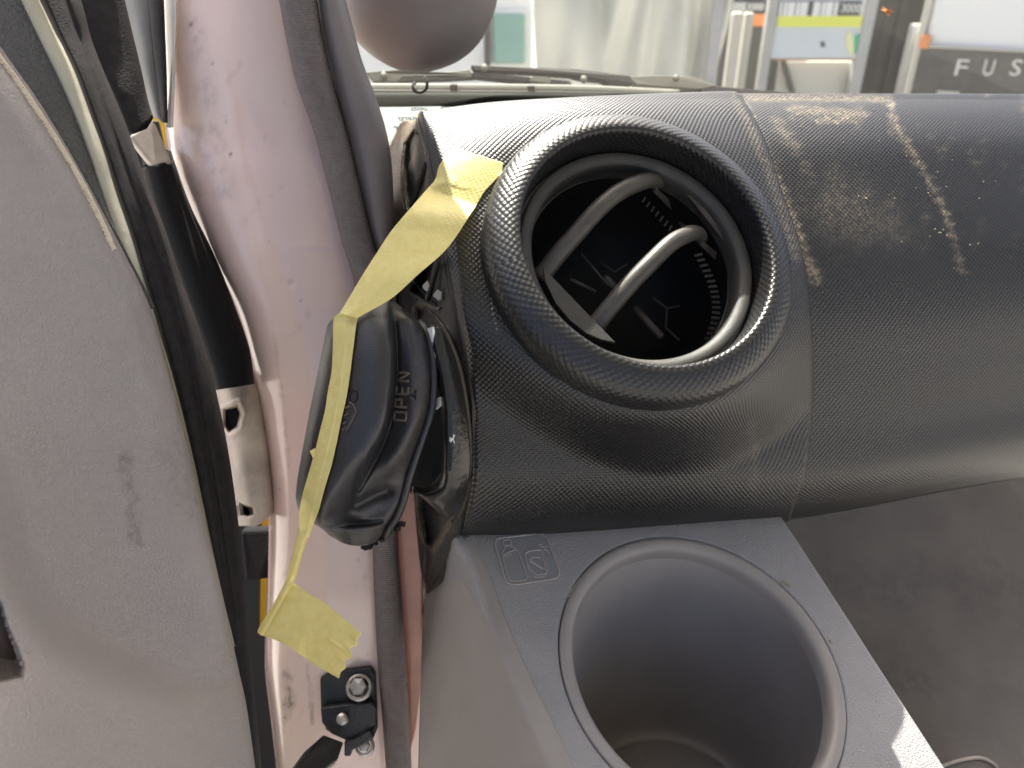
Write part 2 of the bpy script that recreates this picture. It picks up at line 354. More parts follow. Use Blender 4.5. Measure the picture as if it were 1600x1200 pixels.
def b_tape(nt, N, L):                     # washi masking tape: thin translucent paper
    tc = N.new('ShaderNodeTexCoord'); no = N.new('ShaderNodeTexNoise'); no.inputs['Scale'].default_value = 260; no.inputs['Detail'].default_value = 6; L.new(tc.outputs['Object'], no.inputs['Vector'])
    rp = N.new('ShaderNodeValToRGB'); rp.color_ramp.elements[0].position = 0.3; rp.color_ramp.elements[0].color = (0.88, 0.77, 0.30, 1); rp.color_ramp.elements[1].position = 0.7; rp.color_ramp.elements[1].color = (0.94, 0.86, 0.40, 1); L.new(no.outputs[0], rp.inputs[0])
    at = N.new('ShaderNodeAttribute'); at.attribute_name = 'stuck'
    mp = N.new('ShaderNodeMapping'); mp.inputs['Rotation'].default_value = (0, 0, math.radians(45)); mp.inputs['Scale'].default_value = (1 / .0021, 1 / .0021, 1); L.new(tc.outputs['UV'], mp.inputs[0])
    v = N.new('ShaderNodeTexVoronoi'); v.voronoi_dimensions = '2D'; v.inputs['Randomness'].default_value = 0.05; v.inputs['Scale'].default_value = 1; L.new(mp.outputs[0], v.inputs['Vector'])
    mr = N.new('ShaderNodeMapRange'); mr.inputs[1].default_value = 0.42; mr.inputs[2].default_value = 0.2; L.new(v.outputs['Distance'], mr.inputs[0])
    mu = N.new('ShaderNodeMath'); mu.operation = 'MULTIPLY'; L.new(mr.outputs[0], mu.inputs[0]); L.new(at.outputs['Fac'], mu.inputs[1])
    mu2 = N.new('ShaderNodeMath'); mu2.operation = 'MULTIPLY'; L.new(mu.outputs[0], mu2.inputs[0]); mu2.inputs[1].default_value = 0.3
    mc = N.new('ShaderNodeMix'); mc.data_type = 'RGBA'; L.new(mu2.outputs[0], mc.inputs[0]); L.new(rp.outputs[0], mc.inputs[6]); mc.inputs[7].default_value = (0.16, 0.14, 0.06, 1)
    d = N.new('ShaderNodeBsdfPrincipled'); L.new(mc.outputs[2], d.inputs['Base Color']); d.inputs['Roughness'].default_value = 0.55
    w = N.new('ShaderNodeTexNoise'); w.inputs['Scale'].default_value = 900; L.new(tc.outputs['Object'], w.inputs['Vector'])
    bp = N.new('ShaderNodeBump'); bp.inputs['Distance'].default_value = 0.0002; L.new(w.outputs[0], bp.inputs['Height']); L.new(bp.outputs[0], d.inputs['Normal'])
    t = N.new('ShaderNodeBsdfTranslucent'); L.new(mc.outputs[2], t.inputs[0])
    m = N.new('ShaderNodeMixShader'); m.inputs[0].default_value = 0.33; L.new(d.outputs[0], m.inputs[1]); L.new(t.outputs[0], m.inputs[2]); return m.outputs[0]
M['tape'] = special('yellow masking tape', b_tape)
def b_tarp(nt, N, L):
    tc = N.new('ShaderNodeTexCoord'); no = N.new('ShaderNodeTexNoise'); no.inputs['Scale'].default_value = 3; L.new(tc.outputs['Object'], no.inputs['Vector'])
    rp = N.new('ShaderNodeValToRGB'); rp.color_ramp.elements[0].color = (0.50, 0.50, 0.47, 1); rp.color_ramp.elements[1].color = (0.64, 0.64, 0.60, 1); L.new(no.outputs[0], rp.inputs[0])
    d = N.new('ShaderNodeBsdfDiffuse'); L.new(rp.outputs[0], d.inputs[0]); t = N.new('ShaderNodeBsdfTranslucent'); L.new(rp.outputs[0], t.inputs[0])
    m = N.new('ShaderNodeMixShader'); m.inputs[0].default_value = 0.4; L.new(d.outputs[0], m.inputs[1]); L.new(t.outputs[0], m.inputs[2]); return m.outputs[0]
M['tarp'] = special('grey white tarpaulin', b_tarp)

# ================================================================== OUTSIDE THE WINDSCREEN
gs = 600
mesh_obj('ground', [(-gs, -gs, 0), (gs, -gs, 0), (gs, gs, 0), (-gs, gs, 0)], [(0, 1, 2, 3)], M['asphalt'])['kind'] = 'structure'
def at(px, py, Y):                        # point on an upright plane Y metres ahead
    d = raydir(px, py); return EYE + d * (Y / d[1])
def upright(name, x0, x1, y0, y1, Y, mat_, parent, th=0.05, bevel=0.006, lo=None, hi=None):
    ym = (y0 + y1) / 2; A = at(x0, ym, Y); B = at(x1, ym, Y); zt = at((x0 + x1) / 2, y0, Y)[2] if hi is None else hi; zb = at((x0 + x1) / 2, y1, Y)[2] if lo is None else lo
    return box(name, ((A[0] + B[0]) / 2, Y + th / 2, (zt + zb) / 2), (B[0] - A[0], th, zt - zb), mat_, parent, bevel)

# white delivery van on the left
p = at(690, 60, 5.2); van = thing('white_van', 'white van with a pale green side window behind the hanging tarp', 'van', (p[0], 5.2, 0))
upright('body', 400, 832, -260, 300, 5.2, M['white_van'], van, 1.8, 0.08, lo=0.35)
upright('window_frame', 752, 832, 14, 106, 5.17, M['white_print'], van, 0.03, 0.02)
upright('window', 770, 821, 22, 100, 5.14, M['van_glass'], van, 0.03, 0.02)
upright('door_post', 756, 766, 14, 104, 5.12, M['truck_black'], van, 0.04, 0.01)
for yy in (5.6, 6.6):
    pp = at(500, 60, 5.2); a = lathe('wheel', np.array([pp[0], yy, 0.33]), (-0.999, -0.02, 0.01), [(0.0, 0.06), (0.2, 0.06), (0.31, 0.05), (0.33, 0.0), (0.31, -0.1)], M['rubber'], van, 32)
# tarpaulin
A = at(836, 60, 4.3); B = at(1130, 60, 4.3); nx, nz = 90, 60
xs = np.linspace(A[0], B[0], nx); zs = np.linspace(2.1, 0.55, nz); X, Z = np.meshgrid(xs, zs)
u = (X - A[0]) / (B[0] - A[0]); v = (2.1 - Z) / 1.55
Y = 4.3 + 0.035 * np.sin(u * 34 + 7 * v) * (0.3 + u) + 0.03 * np.sin(u * 13 - 9 * v + 1) + 0.05 * np.exp(-((u - .25 - .2 * v) / .05) ** 2) + 0.02 * np.sin(60 * u + 2 * v) * u ** 2 + 0.06 * np.sin(9 * (v + 2.2 * (u - .3) ** 2)) * np.exp(-((u - .3) / .22) ** 2)
X = X + 0.012 * np.sin(11 * v + 9 * u)
V = np.stack([X, Y, Z], -1).reshape(-1, 3)
tp = mesh_obj('tarpaulin', V, orient(V, grid_faces(nz, nx)), M['tarp'], thick=0.002, loc=(A[0], 4.3, 0.55)); tag(tp, 'large grey white tarpaulin hanging in folds beyond the windscreen', 'tarpaulin')
# dark hoarding behind it all
p = at(1280, 60, 6.5); hd = thing('dark_wall', 'dark weathered wall behind the sign boards and posts', 'wall', (p[0], 6.5, 0))
upright('wall_sheet', 1090, 1500, -300, 300, 6.5, M['dirtygrey'], hd, 0.08, 0.0, lo=0.0)
for x in (1155, 1180, 1262, 1390, 1411): upright('rib', x, x + 14, -300, 300, 6.46, M['dirtygrey'], hd, 0.04, 0.005, lo=0.0)
# posts
for (x0, x1, Yp, lab, mt) in ((1108, 1126, 4.25, 'pale upright post at the right hem of the tarpaulin', 'postgrey'), (1131, 1148, 4.6, 'pale bent post between tarpaulin and dark board', 'beige'), (1150, 1163, 4.65, 'thin yellowish post beside the dark orange striped board', 'beige')):
    o = upright('post', x0, x1, 20 if x0 > 1110 else -120, 260, Yp, M[mt], None, 0.05, 0.01, lo=0.0); tag(o, lab, 'post', 'posts beyond the windscreen')
p = at(1180, 60, 5.0); ob = thing('price_board', 'dark board with white figures above an orange stripe', 'sign', (p[0], 5.0, 0))
upright('panel', 1128, 1204, -80, 200, 5.0, M['dirtygrey'], ob, 0.05, 0.004, lo=0.2)
upright('orange_stripe', 1165, 1196, 22, 41, 4.985, M['orange'], ob, 0.014, 0.002)
def worldtext(s, x0, y0, hpx, Y, mat_, parent, name='lettering', ext=0.004, sx=1.0, wpx=None):
    V, Fc = textgeo(s); hgt = V[:, 1].max() - V[:, 1].min(); k = hpx * np.linalg.norm(at(x0, y0, Y) - EYE) * 0.9 / F / hgt
    V = V - V.min(0); w = V[:, 0].max(); kx = k * sx
    if wpx: kx = (at(x0 + wpx, y0, Y)[0] - at(x0, y0, Y)[0]) / w
    o = at(x0, y0, Y); V = np.stack([o[0] + V[:, 0] * kx, np.full(len(V), Y), o[2] + V[:, 1] * k], -1)
    m = mesh_obj(name, V, orient(V, Fc), mat_, parent, smooth=False, thick=ext); return m
worldtext('3000', 1166, 16, 10, 4.98, M['white_print'], ob, wpx=26)
for i in range(5): upright('print_bar', 1142 + i * 5, 1144.5 + i * 5, 4, 18, 4.985, M['white_print'], ob, 0.012, 0)
p = at(1280, 60, 4.6); sg = thing('sign_board', 'pale board on two grey posts with lime stripe and leaf mark', 'sign', (p[0], 4.6, 0))
upright('post', 1196, 1211, -200, 300, 4.58, M['postgrey'], sg, 0.06, 0.008, lo=0.0)
upright('post', 1346, 1364, -200, 300, 4.58, M['postgrey'], sg, 0.06, 0.008, lo=0.0)
upright('board', 1213, 1346, -40, 92, 4.6, M['board'], sg, 0.03, 0.004)
upright('dark_band', 1215, 1345, 1, 26, 4.595, M['dark_band'], sg, 0.004, 0)
upright('lime_stripe', 1215, 1347, 25, 42, 4.593, M['lime'], sg, 0.006, 0)
for i in range(14):
    if i != 7: upright('print_bar', 1218 + i * 6.6, 1222.2 + i * 6.6 + (i % 3), 3, 25, 4.588, M['white_print'], sg, 0.006, 0)
worldtext('3000', 1314, 19, 11, 4.586, M['white_print'], sg, wpx=30)
upright('bottom_edge', 1208, 1345, 92, 95, 4.597, M['rust'], sg, 0.03, 0.002)
upright('lower_panel', 1212, 1342, 96, 190, 4.66, M['beige'], sg, 0.03, 0.004)
def slabY(name, pts, Y, mat_, parent, th=0.006):
    P = np.array([at(a, b, Y) for a, b in pts]); k = len(P); V = np.concatenate([P, P + [0, th, 0]])
    Fc = [tuple(range(k)), tuple(range(2 * k - 1, k - 1, -1))] + [(i, k + i, k + (i + 1) % k, (i + 1) % k) for i in range(k)]
    Fc = [tuple(reversed(f)) for f in Fc] if np.cross(P[1] - P[0], P[2] - P[1])[1] > 0 else Fc
    return mesh_obj(name, V, Fc, mat_, parent, smooth=False)
slabY('leaf_mark', [(1323, 53), (1327, 48), (1334, 58), (1334, 83), (1328, 87), (1322, 70)], 4.594, M['leafyellow'], sg)
slabY('leaf_mark', [(1334, 58), (1343, 51), (1345, 56), (1343, 76), (1334, 85)], 4.594, M['leafgreen'], sg)
slabY('strut', [(1220, 93), (1228, 93), (1243, 145), (1234, 145)], 4.63, M['truck_black'], sg, 0.02)
slabY('stain', [(1282, 66), (1288, 65), (1290, 73), (1284, 74)], 4.594, M['dark_band'], sg)
o = upright('post', 1404, 1428, 38, 260, 5.6, M['postgrey'], None, 0.08, 0.01, lo=0.0); tag(o, 'short grey post against the dark wall left of the white lorry', 'post', 'posts beyond the windscreen')
# lorry, standing at an angle so that its front faces the camera
A = at(1442, 60, 5.0); A[2] = 0.0; TH = math.radians(-24)
lo = thing('lorry', 'white lorry cab with dark lettered grille panel at far right', 'lorry', A)
ex = np.array([math.cos(TH), math.sin(TH), 0]); ny = np.array([math.sin(TH), -math.cos(TH), 0])
def fr_(px, py):
    d = raydir(px, py); t = ((A - EYE) @ ny) / (d @ ny); P = EYE + d * t; return (P - A) @ ex, P[2]
def lbox(name, x0, x1, y0, y1, z0, z1, m_, bevel): return box(name, A + np.array([(x0 + x1) / 2, (y0 + y1) / 2, (z0 + z1) / 2]), (x1 - x0, y1 - y0, z1 - z0), m_, lo, bevel)
gz1 = fr_(1520, 77)[1]; gz0 = gz1 - 0.40
lbox('cab', 0, 2.0, 0, 1.9, .62, 2.5, M['white_van'], .05)
lbox('grille_panel', 0, 2.0, -.035, .02, gz0, gz1, M['truck_black'], .01)
lbox('grille_lip', 0, 2.0, -.045, .02, gz1 + .001, gz1 + .014, M['beige'], .003)
lbox('corner_trim', -.03, -.003, -.02, .06, .7, 2.4, M['beige'], .006)
lbox('bumper', 0, 2.0, -.06, .1, .38, .62, M['postgrey'], .02)
x0, z0 = fr_(1444, 64); lbox('indicator', x0 - .02, x0 + .03, -.05, -.005, z0 - .035, z0 + .035, M['orange'], .006)
for ch, x, w in (('F', 1490, 25), ('U', 1533, 23), ('S', 1575, 24), ('O', 1618, 24)):
    V, Fc = textgeo(ch); V = V - V.min(0); V = V / V.max(0).clip(1e-6); (a0, zb), (a1, zt) = fr_(x, 116), fr_(x + w, 92)
    V = A + np.stack([a0 + V[:, 0] * (a1 - a0), np.full(len(V), -.042), zb + V[:, 1] * (zt - zb)], -1); mesh_obj('letter', V, orient(V, Fc), M['chrome'], lo, smooth=False, thick=.008)
x0, z0 = fr_(1482, 140); lbox('lamp_trim', x0 - .06, x0 + .06, -.05, -.03, z0 - .02, z0 + .0, M['beige'], .006)
for xx in (.25, 1.75): lathe('wheel', A + np.array([xx, .9, .38]), (-.999, -.02, .01), [(0, .1), (.2, .1), (.36, .09), (.38, 0), (.36, -.12)], M['rubber'], lo, 32)
lo.rotation_euler = (0, 0, TH)

# ================================================================== WINDSCREEN, WIPERS
P0 = unp(560, 190, 0.64); P1 = unp(1900, 170, 0.92)
Vb = [P0 + np.array([-0.04, 0, -0.06]), P1 + np.array([0, 0, -0.06])]; rise = np.array([0, -0.13, 0.85])
V = [Vb[0], Vb[1], Vb[1] + rise, Vb[0] + rise]
ws = mesh_obj('windscreen', V, orient(np.array(V), [(0, 1, 2, 3)]), M['glass'], smooth=False, loc=Vb[0]); tag(ws, 'dusty clear windscreen above the dashboard', 'windscreen')
mo = thing('windscreen_moulding', 'pale and dark rubber moulding along the windscreen foot', 'moulding', unp(780, 140, 0.66))
tube('pale_strip', [(560, 137, .66), (700, 137, .67), (900, 139, .69), (1060, 146, .71)], 0.0034, M['moulding'], mo)
tube('dark_strip', [(560, 144, .655), (700, 145, .665), (900, 147, .685), (1060, 152, .705)], 0.0022, M['wiper'], mo)
tube('dark_gasket', [(560, 156, .65), (700, 156, .66), (900, 158, .68), (1060, 162, .70)], 0.0058, M['moulding_dark'], mo)
for x, y in ((709, 136), (830, 138)): mesh_obj('clip', *boxgeo(unp(x, y, .665 + (x - 700) * .0001), (0.006, 0.006, 0.005)), M['wiper'], mo, smooth=False, bevel=.001)
w1 = thing('wiper', 'near end of a dusty wiper linkage under the grey mirror housing', 'wiper', unp(640, 118, 0.70), 'wipers at the windscreen foot')
slab('wiper_arm', [(572, 112, .70), (620, 108, .70), (700, 112, .705), (733, 108, .71), (742, 119, .71), (700, 123, .705), (628, 123, .70), (618, 128, .70), (585, 128, .70)], M['wiper_pale'], w1, 0.008, 0.001)
slab('wiper_frame', [(628, 117, .695), (700, 116, .70), (740, 118, .706), (742, 123, .706), (700, 125, .70), (622, 128, .695)], M['wiper'], w1, 0.006, 0.001)
lathe('rivet', unp(600, 119, .697), (0, -.8, .6), [(0, .003), (.003, .0025), (.003, 0.0)], M['wiper_pale'], w1, 24)
w2 = thing('wiper', 'long dark wiper arm with a bolt crossing below the tarpaulin', 'wiper', unp(900, 120, 0.70), 'wipers at the windscreen foot')
slab('wiper_arm', [(736, 101, .70), (800, 104, .705), (900, 107, .715), (985, 118, .72), (990, 130, .72), (962, 137, .72), (940, 126, .717), (905, 122, .715), (890, 118, .713), (800, 112, .705), (742, 110, .70)], M['wiper'], w2, 0.008, 0.001)
slab('blade_rubber', [(737, 113, .70), (800, 117, .705), (890, 126, .712), (896, 134, .712), (800, 126, .705), (740, 120, .70)], M['rubber'], w2, 0.008, 0.001)
slab('arm_base', [(978, 119, .725), (1040, 117, .73), (1085, 120, .735), (1120, 134, .737), (1090, 140, .735), (1040, 136, .73), (996, 132, .725)], M['wiper_pale'], w2, 0.01, 0.001)
slab('arm_tail', [(1085, 130, .735), (1130, 135, .74), (1200, 141, .75), (1290, 147, .76), (1290, 156, .76), (1100, 145, .735)], M['rubber'], w2, 0.01, 0.001)
slab('slot', [(832, 119, .702), (862, 121, .705), (860, 130, .705), (828, 126, .702)], M['wiper_pale'], w2, 0.004, 0.0005)
for x, y, d in ((757, 107, .70), (912, 125, .708), (1056, 123, .725)): lathe('bolt', unp(x, y, d - .003), (0, -.8, .6), [(0, .003), (.003, .0025), (.0032, 0.0)], M['wiper_pale'], w2, 24)
hk = tube('wire_hook', [(663, 120, .64), (667, 128, .64), (666, 138, .64), (658, 144, .64), (648, 142, .64), (645, 134, .64), (649, 129, .64)], 0.0013, M['black']); tag(hk, 'small black wire hook curled in front of the pale moulding', 'hook')
st = thing('sticker', 'pale blue sticker with backwards print at the dash corner', 'sticker', unp(630, 190, .61))
slab('paper', [(585, 168, .61), (690, 166, .62), (680, 235, .60), (585, 235, .59)], M['sticker'], st, 0.001, 0)
for s, y in (('ugnita', 173), ('uqrsersr', 189), ('ureser', 206)):
    V, Fc = textgeo(s); V = V / (V[:, 1].max() - V[:, 1].min()) * 9
    PX = 668 - V[:, 0] * 1.05; PY = y - V[:, 1]; V = unp(PX, PY, np.full(len(PX), .60)); mesh_obj('print', V, orient(V, Fc), M['ink'], st, smooth=False, thick=0.0003)
# bug splat on the glass
def glass_d(px, py):
    n = np.cross(np.array(V_ws[1]) - V_ws[0], V_ws[2] - V_ws[1]); return float(dplane(V_ws[0], n)(px, py))
V_ws = [Vb[0], Vb[1], Vb[1] + rise]
sp = []
for k in range(11):
    a = rng.uniform(0, 6.28); r = rng.uniform(3, 12); w = rng.uniform(.8, 2)
    c = (1387, 18); d = glass_d(*c) - .001
    p_ = [unp(c[0] - w * math.sin(a), c[1] + w * math.cos(a), d), unp(c[0] + r * math.cos(a), c[1] + r * math.sin(a), d), unp(c[0] + w * math.sin(a), c[1] - w * math.cos(a), d), unp(c[0] - 2 * math.cos(a), c[1] - 2 * math.sin(a), d)]
    sp.append((np.array(p_), [(0, 1, 2, 3)]))
V, Fc = join(sp); tag(mesh_obj('insect_splat', V, Fc, M['orange'], smooth=False, thick=0.0004, loc=unp(1387, 18, .8)), 'small orange insect splat stuck on the windscreen', 'splat')

# ================================================================== DASHBOARD
dash = thing('dashboard', 'black knurled dashboard with round air vent and dust streaks', 'dashboard', unp(1000, 600, .36))
VN_el, VN_az = math.radians(48.9), math.radians(18.9)
VN = np.array([math.sin(VN_az) * math.cos(VN_el), -math.cos(VN_az) * math.cos(VN_el), math.sin(VN_el)])
VC = unp(1016.2, 376.6, .375)
# profile rows: (py offset is per column), q = distance ahead
CQ = np.array([(.52, -.084), (.48, -.0825), (.455, -.0832), (.43, -.0865), (.40, -.0955), (.372, -.111), (.345, -.1345), (.324, -.166), (.311, -.205), (.303, -.237), (.299, -.262), (.297, -.30)])
CR_ = CQ[:, 1] / CQ[:, 0]
def q_of(py, px=1000): d = raydir(px, py); return float(np.interp(d[2] / (d @ MQ), CR_[::-1], CQ[::-1, 0]))
prof_q = [.70, .46] + [q_of(y) for y in (160, 222, 291, 396, 490, 580, 670)] + [.298, .301, .312]
vcols = []                                 # columns: list over rows of (px,py)
#        t:   -1        0        .02       1         2          3          4         5         6         7         8         9
left  = [(672, 186), (664, 174), (668, 180), (694, 228), (714, 290), (727, 395), (735, 490), (741, 580), (745, 670), (744, 750), (732, 815), (728, 836)]
c2    = [(770, 170), (765, 160), (768, 168), (785, 222), (800, 290), (812, 395), (822, 490), (828, 580), (832, 670), (830, 755), (826, 812), (824, 835)]
c3    = [(905, 163), (900, 152), (903, 160), (915, 220), (930, 290), (942, 395), (950, 490), (955, 580), (958, 670), (960, 752), (960, 805), (960, 830)]
c4    = [(1045, 157), (1040, 146), (1043, 154), (1062, 216), (1080, 290), (1095, 395), (1105, 490), (1110, 580), (1112, 670), (1110, 750), (1105, 798), (1103, 822)]
c5    = [(1140, 155), (1138, 143), (1142, 152), (1172, 214), (1196, 290), (1226, 395), (1240, 490), (1248, 580), (1246, 670), (1238, 748), (1222, 792), (1218, 816)]
c6    = [(1158, 158), (1153, 146), (1158, 155), (1188, 213), (1214, 290), (1248, 395), (1262, 490), (1268, 580), (1264, 670), (1254, 746), (1238, 790), (1232, 814)]
c7    = [(1162, 162), (1158, 150), (1164, 158), (1194, 214), (1220, 291), (1254, 396), (1267, 491), (1272, 581), (1268, 671), (1258, 747), (1241, 791), (1234, 815)]
left0 = [(x + o_, y + 2) for (x, y), o_ in zip(left, [-6, -6, -14, -28, -34, -30, -22, -10, -4, -4, -4, -4])]
rows = []
for i, qv in enumerate(prof_q):
    rows.append([(left0[i][0], left0[i][1], qv + .014), ((left0[i][0] + left[i][0]) / 2 - 1, (left0[i][1] + left[i][1]) / 2, qv + .0055)] + [(c[i][0], c[i][1], qv + (0.004 if k == 6 else 0.0008 if k == 5 else 0) + (0.002 if k == 0 else 0)) for k, c in enumerate((left, c2, c3, c4, c5, c6, c7))])
def nz(px, py, s, seed=0):                # cheap smooth value noise
    out = np.zeros(px.shape); r = np.random.default_rng(seed)
    for k in range(6):
        a = r.uniform(0, 6.28); f = s * (1 + .7 * k); out += np.sin((px * math.cos(a) + py * math.sin(a)) * f + r.uniform(0, 6)) / (1 + .5 * k)
    return out / 3
def dust_vent(px, py):
    d = lined(px, py, [(1150, 150), (1200, 260), (1245, 400)]); a = sst(14, 2, d) * .25
    d = lined(px, py, [(1172, 660), (1180, 700), (1178, 770)]); return a + .14 * sst(12, 0, d + 6 * nz(px, py, .2))
# fillet that lets the panel swell into the vent collar
def swell(px, py, d):
    tp_ = dplane(VC - .017 * VN, VN)(px, py); P = unp(px, py, tp_) - (VC - .017 * VN); r = np.linalg.norm(P, axis=-1)
    w = 1 - sst(.075, .110, r); return d * (1 - w) + tp_ * w
patch('vent_panel', rows, 170, 190, M['dash'], dash, dmod=swell, attrs={'dust': dust_vent}, thick=0.002, q=True, key='vent')
# cut the panel open under the vent: drop vertices inside the collar deep behind
o = [c for c in dash.children if c.name.startswith('vent_panel')][0]
a_, b_, n_ = frame(VN); bm = bmesh.new(); bm.from_mesh(o.data)
kill = []
for v_ in bm.verts:
    w = np.array(v_.co) + np.array(dash.location) - VC; rr = w - (w @ n_) * n_
    if np.linalg.norm(rr) < .068: kill.append(v_)
bmesh.ops.delete(bm, geom=kill, context='VERTS'); bm.to_mesh(o.data); bm.free()
# main panel
mq = [q_ + .005 for q_ in prof_q]
ra = c6
def off(c, dx, dy): return [(x + dx, y + dy) for x, y in c]
m0 = [(x - 10, y) for x, y in c6]
m1 = [(1300, 160), (1296, 147), (1298, 154), (1312, 212), (1322, 290), (1336, 395), (1345, 490), (1350, 580), (1352, 665), (1350, 735), (1342, 772), (1338, 795)]
m2 = [(1450, 160), (1448, 147), (1449, 154), (1455, 210), (1462, 290), (1470, 395), (1476, 485), (1480, 570), (1482, 650), (1482, 712), (1478, 748), (1476, 768)]
m3 = [(1620, 162), (1620, 148), (1620, 155), (1624, 208), (1626, 285), (1628, 385), (1630, 470), (1630, 550), (1630, 625), (1630, 685), (1628, 724), (1626, 742)]
rows2 = [[(c[i][0], c[i][1], qv + (0.001 if k == 0 else 0)) for k, c in enumerate((m0, m1, m2, m3))] for i, qv in enumerate(mq)]
def dust_main(px, py):
    n = nz(px, py, .12, 1); n2 = nz(px, py, .35, 2)
    a = sst(15, 2, lined(px, py, [(1158, 165), (1190, 235), (1222, 310), (1258, 400), (1275, 435)]) + 7 * n2)
    b = sst(9, 0, lined(px, py, [(1390, 158), (1402, 200), (1440, 262), (1462, 300), (1478, 335), (1494, 385), (1503, 425)]) + 8 * n2) * (.75 + .4 * n)
    c = sst(16, 2, lined(px, py, [(1240, 172), (1300, 176), (1345, 178)]) + 10 * n2) * .7 + sst(14, 0, lined(px, py, [(1212, 190), (1245, 232)]) + 10 * n2) * .5 + .6 * sst(8, 1, lined(px, py, [(1280, 188), (1330, 186)]) + 5 * n2)
    h = .30 * sst(0, -70, sdf(px, py, [(1215, 330), (1300, 230), (1420, 300), (1478, 390), (1440, 418), (1320, 415), (1290, 400)]) + 18 * n)
    e = .6 * sst(9, 0, lined(px, py, [(1165, 153), (1300, 153), (1390, 155)]))
    g = .25 * sst(.35, 1.0, nz(px, py, .055, 5) + .4 * n2) * sst(470, 300, py)
    return np.clip(np.maximum.reduce([.85 * a, .75 * b, .7 * c, h * .8, e, g]), 0, 1)
patch('main_panel', rows2, 190, 170, M['dash'], dash, attrs={'dust': dust_main}, thick=0.002, q=True, key='main')
# little crumbs on the panel
cr_ = []
for k in range(90):
    if k < 30: x, y = rng.normal(1300, 60), rng.normal(178, 12)
    elif k < 60:
        t = rng.uniform(); x, y = 1390 + 112 * t + rng.normal(0, 9), 160 + 265 * t + rng.normal(0, 14)
    else: x, y = rng.uniform(1280, 1590), rng.uniform(170, 470)
    if x < 1235 or x > 1600: continue
    s = rng.uniform(.0002, .0005); d = hit('main', x, y, .0004, None) if BVH['main'].ray_cast(Vector(EYE), Vector(raydir(x, y)).normalized())[0] is not None else None
    if d: cr_.append(boxgeo(unp(x, y, d), (s * rng.uniform(.6, 2), s, s), Matrix.Rotation(rng.uniform(0, 3), 3, 'Y')))
V, Fc = join(cr_); tag(mesh_obj('dust_crumbs', V, Fc, M['crumb'], None, smooth=False, loc=unp(1350, 250, .42)), 'scattered tan dust crumbs on the upper dashboard', 'dust', kind='stuff')

# vent collar
vcol = lathe('vent_collar', VC, VN, [(.0785, -.030), (.0779, -.0185), (.0776, -.0115), (.0770, -.0078), (.0756, -.0052), (.0732, -.0032), (.0700, -.0013), (.0668, .0001), (.0642, .0006), (.0628, .0002), (.0620, -.0010), (.0617, -.0026), (.0614, -.006), (.0612, -.02)], M['dashring'], dash, 160)
BVH['collar'] = BVHTree.FromPolygons([Vector(v_.co) + dash.location for v_ in vcol.data.vertices], [tuple(p_.vertices) for p_ in vcol.data.polygons])
vt = lathe('air_vent', VC, VN, [(.0602, -.024), (.0599, -.0158), (.0594, -.0146), (.0584, -.0142), (.0562, -.0145), (.0540, -.0156), (.0532, -.0170), (.0530, -.021), (.0533, -.028)], M['ring'], dash, 128)
def sub(fn, *a, **k):                     # a sub-part under the vent
    o = fn(*a, **k); w = o.matrix_world.copy() if False else None
    o.parent = vt; o.location = o.location - vt.location; return o
sub(lathe, 'duct', VC, VN, [(.0525, -.027), (.051, -.045), (.046, -.064), (.034, -.078), (.018, -.082), (.0001, -.083)], M['inner'], dash, 96)
vd = lambda h: dplane(VC + h * VN, VN)
def vt_pt(px, py, h): return unp(px, py, float(vd(h)(px, py)))
def louvre(pts, foot):
    P = np.array([vt_pt(*p) for p in pts]); P = chord(np.concatenate([P], 0), 44)
    # resample real points
    r = np.interp(np.linspace(0, 1, 44), [0, .1, .8, .93, 1], [.0048, .0046, .0043, .0037, .0027])
    V, Fc = tube_geo(P, r, 14, flat=(VN, 1.0))
    o = mesh_obj('louvre', V, Fc, M['louvre'], dash); o.parent = vt; o.location -= vt.location
    fp = np.array([vt_pt(*p) for p in foot]); k = np.linspace(0, 1, 8)[:, None]; fp = fp[0] * (1 - k) + fp[1] * k
    V, Fc = tube_geo(fp, np.linspace(.0022, .003, 8), 4, flat=(VN, .7)); f = mesh_obj('louvre_foot', V, Fc, M['inner_dusty'], dash, smooth=False, bevel=.0004); f.parent = vt; f.location -= vt.location
    return o
def smooth3(P, n): return cr(np.array(P, float), np.linspace(0, len(P) - 1, n))
louvre([(842, 436, -.030), (870, 400, -.024), (905, 360, -.018), (935, 327, -.014), (966, 301, -.0125), (1000, 285, -.0135), (1020, 282, -.017), (1031, 288, -.022)], [(1022, 296, -.022), (1049, 322, -.036)])
louvre([(922, 520, -.030), (950, 484, -.024), (985, 443, -.018), (1020, 407, -.014), (1050, 379, -.0125), (1078, 365, -.0145), (1092, 366, -.019), (1098, 374, -.024)], [(1094, 378, -.022), (1124, 405, -.036)])
def vpoly(name, pts, h, m_, th=.0015):
    P = np.array([vt_pt(p[0], p[1], p[2] if len(p) > 2 else h) for p in pts]); k = len(P); V = np.concatenate([P, P - VN * th])
    Fc = [tuple(range(k)), tuple(range(2 * k - 1, k - 1, -1))] + [(i, k + i, k + (i + 1) % k, (i + 1) % k) for i in range(k)]
    f0 = Fc[0]; nn = np.cross(P[1] - P[0], P[2] - P[1])
    if nn @ VN < 0: Fc = [tuple(reversed(f)) for f in Fc]
    o = mesh_obj(name, V, Fc, m_, dash, smooth=False, bevel=.0003); o.parent = vt; o.location -= vt.location; return o
vpoly('flap', [(849, 418), (852, 440), (868, 473), (890, 500), (915, 520), (940, 531), (962, 535)], -.0185, M['ring'])
vpoly('flap', [(1042, 262), (1070, 268), (1103, 290), (1130, 320), (1148, 352), (1154, 372)], -.0185, M['ring'])
